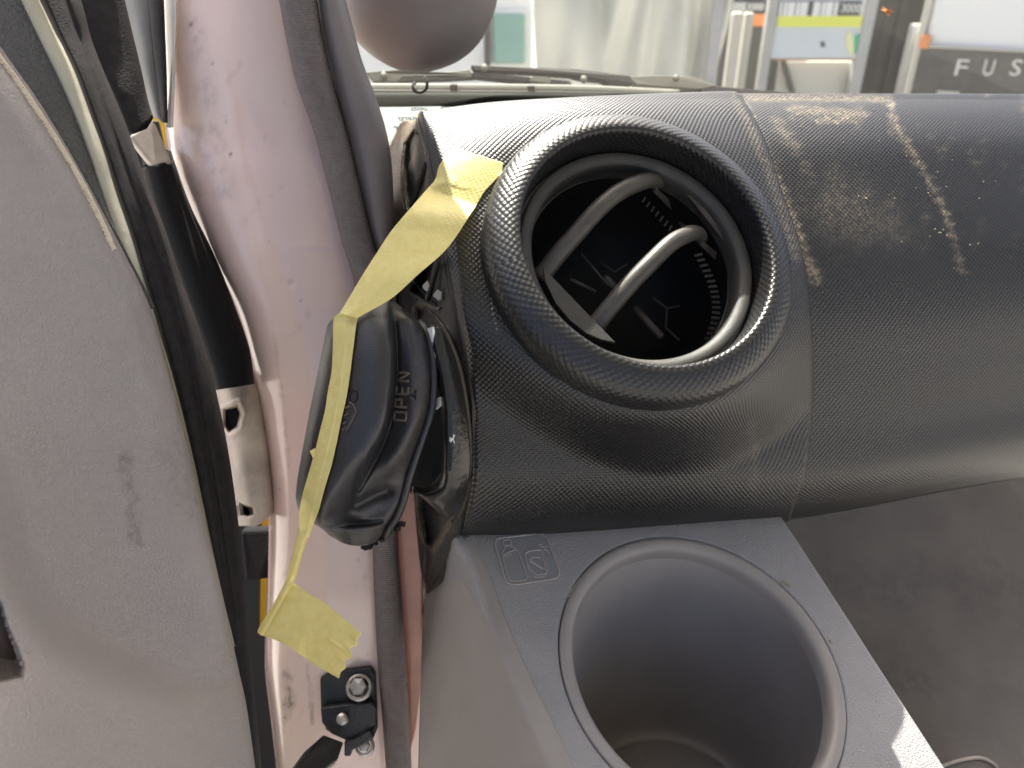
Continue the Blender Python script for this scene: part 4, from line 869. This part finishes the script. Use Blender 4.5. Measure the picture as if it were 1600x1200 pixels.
OP = np.array([(-.235, .36, .4), (-.235, .36, 1.70), (-.36, -.75, 1.70), (-.36, -.75, .4)]); mesh_obj('outer_sun_blocker', OP, [(0, 1, 2, 3)], M['cream'], door, smooth=False, thick=.004)  # unseen door skin, added to keep sun off the armrest
# worn pale fibres along the ridge
fz = []
rp_ = chord(np.array(rim)[:, :2], 420)
for k in range(420):
    x, y = rp_[k]; 
    if x < -20: continue
    for _ in range(2):
        d = hit('door', x - 3, y + 2, .0006, 9.0)
        if d > 5: continue
        A = unp(x + rng.normal(0, 1), y + rng.normal(0, 1), d); B = unp(x - rng.uniform(2, 7), y + rng.uniform(0, 6), d - .0008)
        fz.append(tube_geo(np.array([A, B]), .00022, 3, cap=False))
V, Fc = join(fz); o = mesh_obj('ridge_fibres', V, Fc, M['fuzz'], door); o['kind'] = 'stuff'
tube('ridge_bead', [(x + 1, y - 1, hit('door', x - 2, y + 2, .0002, .32)) for x, y in rp_[::14]], .00035, M['fuzz'], door, 90, 6)
me_L = [(20, -30, .352), (33, 0, .352), (62, 62, .352), (90, 120, .353), (118, 185, .354), (140, 245, .355), (158, 305, .356), (183, 380, .357), (210, 445, .358), (235, 505, .358), (262, 590, .358), (290, 700, .358), (318, 830, .358), (342, 940, .358), (360, 1012, .358)]
me_R = [(45, -30, .362), (62, 0, .362), (92, 62, .362), (116, 110, .362), (142, 180, .362), (163, 238, .362), (180, 295, .362), (206, 372, .362), (226, 440, .362), (244, 500, .362), (268, 588, .362), (296, 700, .361), (323, 830, .361), (346, 940, .361), (361, 1014, .36)]
strip('metal_edge', me_L, me_R, .004, M['cream'], door, 180, 14)
ds_L = [(40, -40, .366), (60, -4, .366), (90, 58, .366), (114, 106, .366), (140, 178, .366), (160, 236, .366), (178, 293, .366), (204, 370, .366), (224, 440, .366), (242, 500, .366), (266, 588, .366), (293, 700, .366), (320, 830, .365), (343, 940, .365), (358, 1015, .365), (374, 1090, .364), (384, 1150, .363), (392, 1230, .362)]
ds_R = [(110, -40, .385), (127, 0, .385), (142, 58, .385), (160, 106, .385), (190, 178, .385), (212, 236, .385), (232, 293, .385), (258, 360, .385), (284, 440, .385), (306, 500, .385), (332, 588, .384), (356, 700, .384), (374, 830, .383), (384, 940, .382), (390, 1015, .381), (398, 1090, .38), (404, 1150, .379), (412, 1230, .378)]
def seal_mod(px, py): return .0025 * np.exp(-(lined(px, py, [(95, -20), (150, 130), (205, 290), (260, 450), (305, 600), (340, 800), (362, 950), (385, 1100), (400, 1220)]) / 5) ** 2)
strip('rubber_seal', ds_L, ds_R, .009, M['rubber'], door, 200, 26, mod=seal_mod)
strip('window_channel', [(90, -40, .40), (104, 0, .40), (126, 50, .40), (150, 105, .40), (176, 155, .40), (198, 210, .402)], [(186, -40, .412), (195, 0, .412), (208, 55, .412), (220, 105, .412), (231, 155, .412), (240, 184, .412)], .006, M['rubber'], door, 80, 20)
slab('channel_end', [(205, 203, .404), (238, 176, .408), (240, 184, .408), (231, 200, .408), (207, 209, .405)], M['rubber_matte'], door, .01, .001)
hd_ = tube('pull_handle', [(-60, 900, .268), (-20, 955, .262), (-2, 985, .262), (10, 1020, .264), (17, 1050, .268)], .0036, M['trim'], door, 30, 12)
tube('handle_gap', [(-30, 1000, .264), (0, 1052, .268), (12, 1064, .269), (26, 1060, .269), (36, 1046, .270)], .0012, M['black'], door, 30, 8)

# ---- things in the gap between door and pillar
gp = thing('mirror_bracket', 'grey metal strip with black rubber edge in the top gap', 'bracket', unp(240, 90, .46))
patch('metal_strip', [[(185, -40, .47), (205, -40, .46), (236, -40, .462)], [(196, 20, .47), (215, 20, .46), (240, 20, .462)], [(216, 100, .47), (228, 100, .46), (246, 100, .462)], [(232, 160, .47), (240, 160, .46), (254, 160, .462)], [(240, 184, .47), (247, 186, .46), (262, 190, .462)]], 60, 16, M['greymetal'], gp)
strip('rubber_edge', [(228, -40, .46), (234, 40, .46), (243, 120, .46), (252, 188, .46)], [(255, -40, .455), (258, 40, .455), (261, 120, .455), (262, 191, .455)], .006, M['rubber'], gp, 50, 14)
strip('white_edge', [(255, -40, .470), (258, 40, .470), (261, 120, .470), (262, 192, .470)], [(276, -40, .462), (276, 40, .462), (272, 120, .462), (266, 200, .462)], .004, M['whitepaint'], gp, 50, 12)
br = slab('door_bracket', [(200, 212, .45), (238, 186, .455), (244, 196, .455), (268, 252, .455), (240, 262, .45), (222, 240, .45)], M['cream_dirty'], None, .01, .002); tag(br, 'small dirty cream bracket above the black rubber boot', 'bracket')
bt = thing('rubber_boot', 'black rubber boot filling the gap between door seal and pillar', 'boot', unp(310, 420, .5))
strip('boot_sleeve', [(222, 262, .47), (236, 320, .47), (262, 400, .47), (290, 480, .47), (318, 560, .47), (334, 610, .47)], [(272, 250, .475), (298, 322, .475), (336, 400, .475), (368, 480, .475), (390, 545, .475), (398, 600, .475)], .022, M['rubber_matte'], bt, 80, 20)
slab('boot_top', [(222, 266, .465), (236, 252, .462), (258, 250, .462), (272, 254, .47), (276, 268, .472)], M['rubber_matte'], bt, .012, .002)
hg = thing('hinge_casting', 'dirty cream hinge casting with two dark sockets', 'hinge', unp(385, 700, .46))
hrows = [[(330, 604, .496), (350, 600, .480), (372, 598, .478), (392, 575, .486), (402, 560, .496)],
         [(338, 628, .496), (358, 622, .478), (380, 620, .475), (402, 612, .482), (412, 605, .496)],
         [(346, 670, .496), (366, 665, .478), (388, 665, .474), (410, 665, .481), (422, 665, .496)],
         [(354, 720, .496), (372, 720, .478), (392, 720, .474), (416, 720, .481), (426, 720, .496)],
         [(362, 775, .496), (380, 775, .478), (398, 778, .474), (420, 775, .481), (430, 772, .496)],
         [(372, 822, .496), (386, 822, .480), (400, 822, .477), (416, 812, .484), (428, 800, .496)]]
sk1 = [(350, 640), (372, 632), (378, 646), (372, 668), (358, 676), (350, 664)]; sk2 = [(374, 786), (396, 792), (398, 804), (388, 808), (376, 804)]
patch('casting', hrows, 110, 60, M['cream_dirty'], hg, mod=lambda px, py: .022 * sst(1, -4, sdf(px, py, sk1)) + .02 * sst(1, -4, sdf(px, py, sk2)) - .003 * sst(6, 0, np.abs(sdf(px, py, sk1) - 5)), key='hinge')
slab('socket', [(x, y, .496) for x, y in sk1], M['black'], hg, .003, 0); slab('socket', [(x, y, .496) for x, y in sk2], M['black'], hg, .003, 0)
ar = slab('black_bar', [(376, 828, .53), (436, 826, .535), (436, 902, .535), (404, 906, .53), (384, 910, .53)], M['rubber_matte'], None, .02, .003); tag(ar, 'black bar below the cream hinge crossing the yellow panel', 'bar')
yp = slab('yellow_panel', [(180, 150, .62), (300, 150, .62), (470, 620, .62), (470, 990, .62), (405, 990, .62), (398, 900, .62)], M['yellow'], None, .006, .001); tag(yp, 'yellow painted panel glimpsed through the gap beside the pillar', 'panel')
ln = slab('fender_liner', [(150, 190, .585), (246, 188, .585), (262, 260, .585), (330, 420, .585), (404, 700, .585), (407, 800, .585), (404, 985, .585), (404, 992, .585), (480, 992, .585), (480, 1300, .585), (330, 1300, .585)], M['black'], None, .004, .001); tag(ln, 'black liner deep in the gap behind the door seal', 'liner')

# check strap
ck = thing('check_strap', 'black door check strap bolted low on the pillar', 'check strap', unp(545, 1110, .47))
zc = lambda pts: [(380 + x / 3.43, 850 + y / 3.43) for x, y in pts]
slab('bracket', [(x, y, .475) for x, y in zc([(410, 720), (470, 680), (680, 665), (705, 700), (712, 860), (715, 1000), (690, 1060), (560, 1060), (440, 1000), (415, 880)])], M['hinge_black'], ck, .006, .0012)
slab('cover_plate', [(x, y, .469) for x, y in zc([(412, 880), (560, 860), (690, 850), (712, 880), (710, 960), (650, 1030), (560, 1060), (470, 1020), (420, 960)])], M['hinge_black'], ck, .005, .0012)
slab('strap_arm', [(x, y, d) for (x, y), d in zip(zc([(430, 1020), (540, 1060), (510, 1150), (440, 1210), (360, 1230), (240, 1230), (330, 1110)]), (.462, .462, .45, .44, .43, .425, .44))], M['hinge_black'], ck, .006, .001)
bn = unp(560, 1072, .47) - EYE; bn = -bn / np.linalg.norm(bn) * 1.0; bn = bn + np.array([-.15, 0, .25])
def hexbolt(x, y, d, r, par):
    c = unp(x, y, d); w = lathe('bolt', c, bn, [(r * 1.35, -.002), (r * 1.35, .0005), (r * 1.25, .0012), (r * .95, .0015), (r * .95, .0012)], M['steel'], par, 36)
    h = lathe('bolt_head', c, bn, [(r * .9, .001), (r * .9, .0045), (r * .78, .006), (r * .3, .0065), (.0001, .0065)], M['steel'], par, 6); h.parent = w; h.location -= w.location
    h.data.polygons.foreach_set('use_smooth', [False] * len(h.data.polygons))
    return w
hexbolt(561, 1074, .471, .0058, ck); hexbolt(570, 1166, .474, .0042, ck)
lathe('pivot_pin', unp(536, 1124, .467), bn, [(.0034, -.001), (.0034, .003), (.0028, .004), (.0001, .004)], M['steel'], ck, 20)
slab('stop_block', [(x, y, .466) for x, y in zc([(540, 1060), (600, 1040), (680, 1000), (700, 1040), (620, 1090), (580, 1110), (575, 1140), (540, 1140)])], M['hinge_black'], ck, .006, .001)

# ================================================================== TORN-OFF COVER
cov = thing('dashboard_cover', 'torn off black plastic cover marked OPEN hanging on yellow tape', 'cover', unp(560, 670, .335))
CRW = [
 [(523, 496), (541, 486), (574, 474), (597, 470), (618, 473), (638, 488), (654, 502), (660, 508)],
 [(512, 508), (526, 502), (567, 495), (603, 498), (616, 500), (642, 503), (664, 516), (670, 522)],
 [(504, 545), (520, 542), (568, 540), (608, 545), (620, 549), (648, 548), (673, 550), (678, 553)],
 [(494, 590), (516, 588), (566, 590), (607, 596), (619, 600), (650, 598), (675, 590), (680, 590)],
 [(485, 633), (508, 633), (560, 640), (600, 648), (612, 655), (648, 648), (672, 636), (677, 636)],
 [(477, 676), (498, 676), (548, 684), (588, 686), (600, 692), (636, 684), (660, 676), (666, 677)],
 [(470, 715), (491, 718), (535, 724), (570, 720), (582, 726), (616, 722), (646, 716), (652, 719)],
 [(463, 758), (482, 762), (514, 768), (548, 760), (560, 764), (600, 756), (634, 754), (640, 757)],
 [(463, 786), (481, 796), (502, 806), (532, 800), (548, 800), (588, 796), (626, 784), (631, 787)],
 [(474, 808), (488, 814), (505, 820), (533, 816), (550, 816), (590, 814), (617, 806), (622, 809)],
 [(500, 824), (506, 826), (516, 830), (535, 828), (552, 827), (588, 826), (606, 822), (612, 824)],
 [(516, 838), (524, 842), (534, 848), (548, 852), (566, 853), (584, 848), (598, 838), (602, 840)]]
CD = [
 [.372, .352, .345, .346, .350, .354, .360, .366],
 [.366, .342, .334, .334, .342, .344, .352, .360],
 [.362, .338, .328, .328, .339, .339, .347, .356],
 [.360, .335, .325, .325, .338, .337, .345, .354],
 [.358, .333, .323, .323, .337, .335, .344, .353],
 [.357, .332, .322, .323, .337, .335, .344, .353],
 [.357, .332, .322, .324, .337, .336, .345, .354],
 [.357, .333, .324, .328, .338, .344, .346, .355],
 [.358, .335, .328, .334, .340, .346, .347, .356],
 [.362, .340, .334, .341, .345, .345, .350, .358],
 [.366, .348, .343, .342, .342, .344, .353, .362],
 [.372, .360, .352, .349, .350, .353, .360, .368]]
CD = [[min(r_[0], r_[1] + .010)] + r_[1:] for r_ in CD]
crow = [[(p[0], p[1], d) for p, d in zip(a, b)] for a, b in zip(CRW, CD)]
def cov_mod(px, py):
    g = lined(px, py, [(617, 505), (621, 550), (620, 600), (612, 655), (600, 692), (582, 728), (560, 766)])
    cr2 = lined(px, py, [(556, 790), (590, 772), (604, 768)]); c3_ = lined(px, py, [(505, 822), (545, 822), (595, 815)])
    return .0022 * np.exp(-(g / 4) ** 2) + .003 * np.exp(-(cr2 / 9) ** 2) + .002 * np.exp(-(c3_ / 4) ** 2)
def cov_wear(px, py):
    n = nz(px, py, .2, 4); return np.clip(.8 * sst(30, 4, lined(px, py, [(650, 520), (662, 600), (650, 680), (610, 770), (585, 830)]) + 12 * n), 0, 1) * sst(520, 600, py)
patch('shell', crow, 220, 120, M['cover'], cov, mod=cov_mod, attrs={'wear': cov_wear}, thick=.0022, key='cover')
edge = [(c[6][0] + 3, c[6][1] + 2, d[6] - .001) for c, d in zip(CRW, CD)]
tube('lip', edge, .0017, M['cover'], cov, 90, 10)
def oncover(name, V, Fc, org, xdir, size, lift=.0003, m_=None, th=.0006, shear=0):
    xd = np.array(xdir, float); xd /= np.linalg.norm(xd); yd = np.array([xd[1], -xd[0]])   # image y points down
    pts = np.array(org) + size * (V[:, :1] * xd + V[:, 1:2] * (yd))
    P = np.array([unp(a, b, hit('cover', a, b, lift, .34)) for a, b in pts])
    return mesh_obj(name, P, orient(P, Fc), m_ or M['gloss'], cov, smooth=False, thick=th)
def finer(s):                             # letters as tube strokes so they read as raised moulding
    return s
STK = {'O': [[(0, 0), (0, 1), (.7, 1), (.7, 0), (0, 0)]], 'P': [[(0, 0), (0, 1), (.65, 1), (.65, .5), (0, .5)]], 'E': [[(.65, 0), (0, 0), (0, 1), (.65, 1)], [(0, .5), (.55, .5)]], 'N': [[(0, 0), (0, 1), (.7, 0), (.7, 1)]]}
def strokes(word, org, xdir, h, adv, rr, m_):
    xd = np.array(xdir, float); xd /= np.linalg.norm(xd); yd = np.array([xd[1], -xd[0]])
    for i, ch in enumerate(word):
        gs_ = []
        for st_ in STK[ch]:
            P = []
            for a, b in zip(st_[:-1], st_[1:]):
                for k in np.linspace(0, 1, 6, endpoint=False): P.append(np.array(a) * (1 - k) + np.array(b) * k)
            P.append(np.array(st_[-1])); P = np.array(P)
            px = np.array(org) + (i * adv + P[:, :1] * h) * xd + P[:, 1:2] * h * yd
            gs_.append(tube_geo(np.array([unp(a, b, hit('cover', a, b, .0001, .34)) for a, b in px]), rr, 6))
        V, Fc = join(gs_); mesh_obj('letter', V, Fc, m_, cov)
M['emboss'] = mat('worn raised lettering', (0.10, 0.082, 0.072), 0.5)
strokes('OPEN', (634, 657), (6, -78), 18, 20.5, .0006, M['emboss'])
V = np.array([(0, 0, 0), (11, 9, 0), (11, -9, 0)], float); V = np.array([[0, 0, 0], [1, .8, 0], [1, -.8, 0]])
tri = [(637, 617), (651, 607), (650, 626)]
P = np.array([unp(a, b, hit('cover', a, b, .0004, .34)) for a, b in tri]); mesh_obj('arrow_mark', P, orient(P, [(0, 1, 2)]), M['black'], cov, smooth=False, thick=.0006)
tube('arrow_edge', [(651, 606, hit('cover', 651, 606, .0004)), (637, 617, hit('cover', 637, 617, .0004)), (646, 624, hit('cover', 646, 624, .0004))], .0003, M['louvre'], cov, 12, 6, smooth_path=False)
def oc(pts, l=.0003): return [(x, y, hit('cover', x, y, l, .33)) for x, y in pts]
for pts in ([(540, 612), (546, 606), (549, 612), (545, 619), (540, 620)], [(552, 610), (557, 612), (557, 624), (553, 628)], [(541, 622), (546, 620), (546, 628)]): tube('stroke', oc(pts), .0004, M['black'], cov, 14, 6)
tube('arrow_outline', oc([(546, 628), (553, 634), (557, 643), (549, 659), (540, 674)]), .00045, M['emboss'], cov, 30, 6, smooth_path=False)
for y in (638, 650, 662, 672): tube('stroke', oc([(538 - (y - 640) * .1, y), (546 - (y - 640) * .2, y - 3)]), .0004, M['emboss'], cov, 8, 6)
# torn foam
fm = []
def blob(c, r):
    bm = bmesh.new(); bmesh.ops.create_icosphere(bm, subdivisions=1, radius=r); 
    V = np.array([v.co[:] for v in bm.verts]) * rng.uniform(.6, 1.4, (len(bm.verts), 1)) + c; Fc = [tuple(v.index for v in f.verts) for f in bm.faces]; bm.free(); return V, Fc
for k in range(150):
    t = rng.uniform(); 
    if k < 90: x, y = np.interp(t, [0, .4, 1], [668, 655, 642]) + rng.normal(0, 5), 660 + 85 * t; d = .349
    else: x, y = 570 + 58 * t + rng.normal(0, 4), 852 - 36 * t + rng.normal(0, 5); d = .356
    fm.append(blob(unp(x, y, d + rng.uniform(0, .006)), rng.uniform(.0005, .0018)))
V, Fc = join(fm); o = mesh_obj('torn_foam', V, Fc, M['foam'], cov, smooth=False); o['kind'] = 'stuff'

# ================================================================== MASKING TAPE
tape = thing('masking_tape', 'strip of yellow masking tape stuck on the dashboard holding the torn cover', 'tape', unp(600, 450, .35))
TL = [(712, 231), (700, 238), (686, 260), (680, 280), (663, 300), (645, 321), (612, 360), (586, 399), (565, 432), (546, 464), (530, 490)]
TR = [(786, 254), (784, 270), (772, 284), (757, 300), (745, 320), (733, 338), (711, 372), (690, 397), (652, 430), (612, 466), (558, 497)]
LIFT = [0, 0, 0, .001, .003, .006, .010, .014, .014, .010, .004]
rowsT = []
for i, (a, b) in enumerate(zip(TL, TR)):
    row = []
    for k in np.linspace(0, 1, 7):
        x = a[0] * (1 - k) + b[0] * k; y = a[1] * (1 - k) + b[1] * k
        if i <= 4:
            d = None; xx = x
            while d is None and xx < 900: d = hit('vent', xx, y, .0006, None) if BVH['vent'].ray_cast(Vector(EYE), Vector(raydir(xx, y)).normalized())[0] is not None else None; xx += 2
            
        else: d = None
        row.append([x, y, d])
    rowsT.append(row)
de = [.372, .371, .369, .366, .361, .355, .348, .343, .339, .336, .333]
for i, row in enumerate(rowsT):
    for j, r_ in enumerate(row):
        k = j / 6
        if r_[2] is None: r_[2] = de[i] - .002 * math.sin(math.pi * k) + .004 * k * (1 if i < 8 else -1) * .3
        elif i in (3, 4): r_[2] = r_[2] - (.001, .004)[i - 3] * (1 - j / 6)
def stuckf(px, py): return sst(640, 700, px + .25 * (300 - py)) * sst(400, 300, py) * sst(682, 700, px)
def clampT(px, py, d):
    out = d.copy()
    for i in range(px.shape[0]):
        for j in range(px.shape[1]):
            if py[i, j] < 400:
                h_ = hit(['vent', 'collar'], px[i, j], py[i, j], .0008, 9.0)
                if h_ < out[i, j]: out[i, j] = h_
    return out
patch('tape_upper', rowsT, 160, 60, M['tape'], tape, dmod=clampT, mod=lambda px, py: .0003 * nz(px, py, .03, 3) * sst(300, 360, py), attrs={'stuck': stuckf}, thick=.00015)
TL2 = [(528, 490), (521, 500), (520, 540), (518, 580), (512, 612), (508, 640), (500, 672), (492, 705), (482, 740), (472, 775), (467, 805), (468, 832)]
TR2 = [(560, 496), (557, 503), (552, 540), (547, 580), (541, 620), (534, 650), (527, 685), (518, 725), (506, 765), (498, 795), (490, 818), (482, 842)]
rows2_ = []
for i, (a, b) in enumerate(zip(TL2, TR2)):
    row = []
    for k in np.linspace(0, 1, 7):
        x = a[0] * (1 - k) + b[0] * k; y = a[1] * (1 - k) + b[1] * k
        row.append((x, y, hit('cover', min(max(x, 524 if i < 2 else 0), 999), max(y, 505), .0012, .34) if i < 10 else .331))
    rows2_.append(row)
def fold_mod(px, py):
    c = lined(px, py, [(541, 500), (536, 560), (528, 620), (515, 680), (502, 730), (488, 790), (478, 838)])
    return -.0010 * np.exp(-(c / 3.5) ** 2) + .0004 * nz(px, py, .1, 5)
def clampC(px, py, d):
    out = d.copy()
    for i in range(px.shape[0]):
        for j in range(px.shape[1]): out[i, j] = min(out[i, j], hit('cover', px[i, j], py[i, j], .0016, 9.0))
    return out
patch('tape_lower', rows2_, 150, 30, M['tape'], tape, dmod=clampC, mod=fold_mod, thick=.00025)
fl1 = [(484, 705), (492, 700), (499, 722), (497, 733)]
slab('folded_corner', [(x, y, .3305) for x, y in fl1], M['tape'], tape, .0002, 0)
patch('tape_tail', [[(466, 825, .3315), (478, 832, .330), (489, 822, .3315)], [(458, 862, .334), (468, 866, .333), (475, 858, .335)], [(447, 905, .338), (454, 907, .337), (460, 908, .339)], [(432, 940, .341), (437, 940, .340), (441, 938, .342)]], 60, 12, M['tape'], tape, thick=.0003)
patch('tape_fold', [[(449, 903, .3375), (453, 906, .3372), (458, 911, .3376)], [(428, 942, .3398), (434, 946, .3390), (440, 944, .3400)], [(406, 978, .342), (412, 984, .3412), (418, 982, .342)], [(402, 988, .3424), (408, 993, .3420), (413, 992, .3424)]], 60, 12, M['tape'], tape, thick=.0003)
ft = [(456, 910), (480, 926), (508, 943), (537, 967), (564, 990)]; fb = [(407, 992), (440, 1004), (467, 1022), (498, 1042), (529, 1060)]
rows4 = []
jag = [0, 6, -3, 4, -4, 2, 0]
fr = [[(a[0] * (1 - k) + b[0] * k, a[1] * (1 - k) + b[1] * k) for k in np.linspace(0, 1, 9)] for a, b in zip(ft, fb)]
jg = [0, -1, 1, -3, 2, -2, 1, -1, 0]
for i, row in enumerate(fr):
    rows4.append([(x + (jg[j] * 1.5 if i == 4 else 0), y + (jg[j] if i == 4 else 0), .341 - .0035 * i + .003 * math.sin(i * .8) + .0015 * j / 8) for j, (x, y) in enumerate(row)])
patch('tape_end', rows4, 70, 60, M['tape'], tape, mod=lambda px, py: -.0008 * np.exp(-(lined(px, py, [(515, 1000), (532, 1012), (548, 1024)]) / 3) ** 2), thick=.0003)
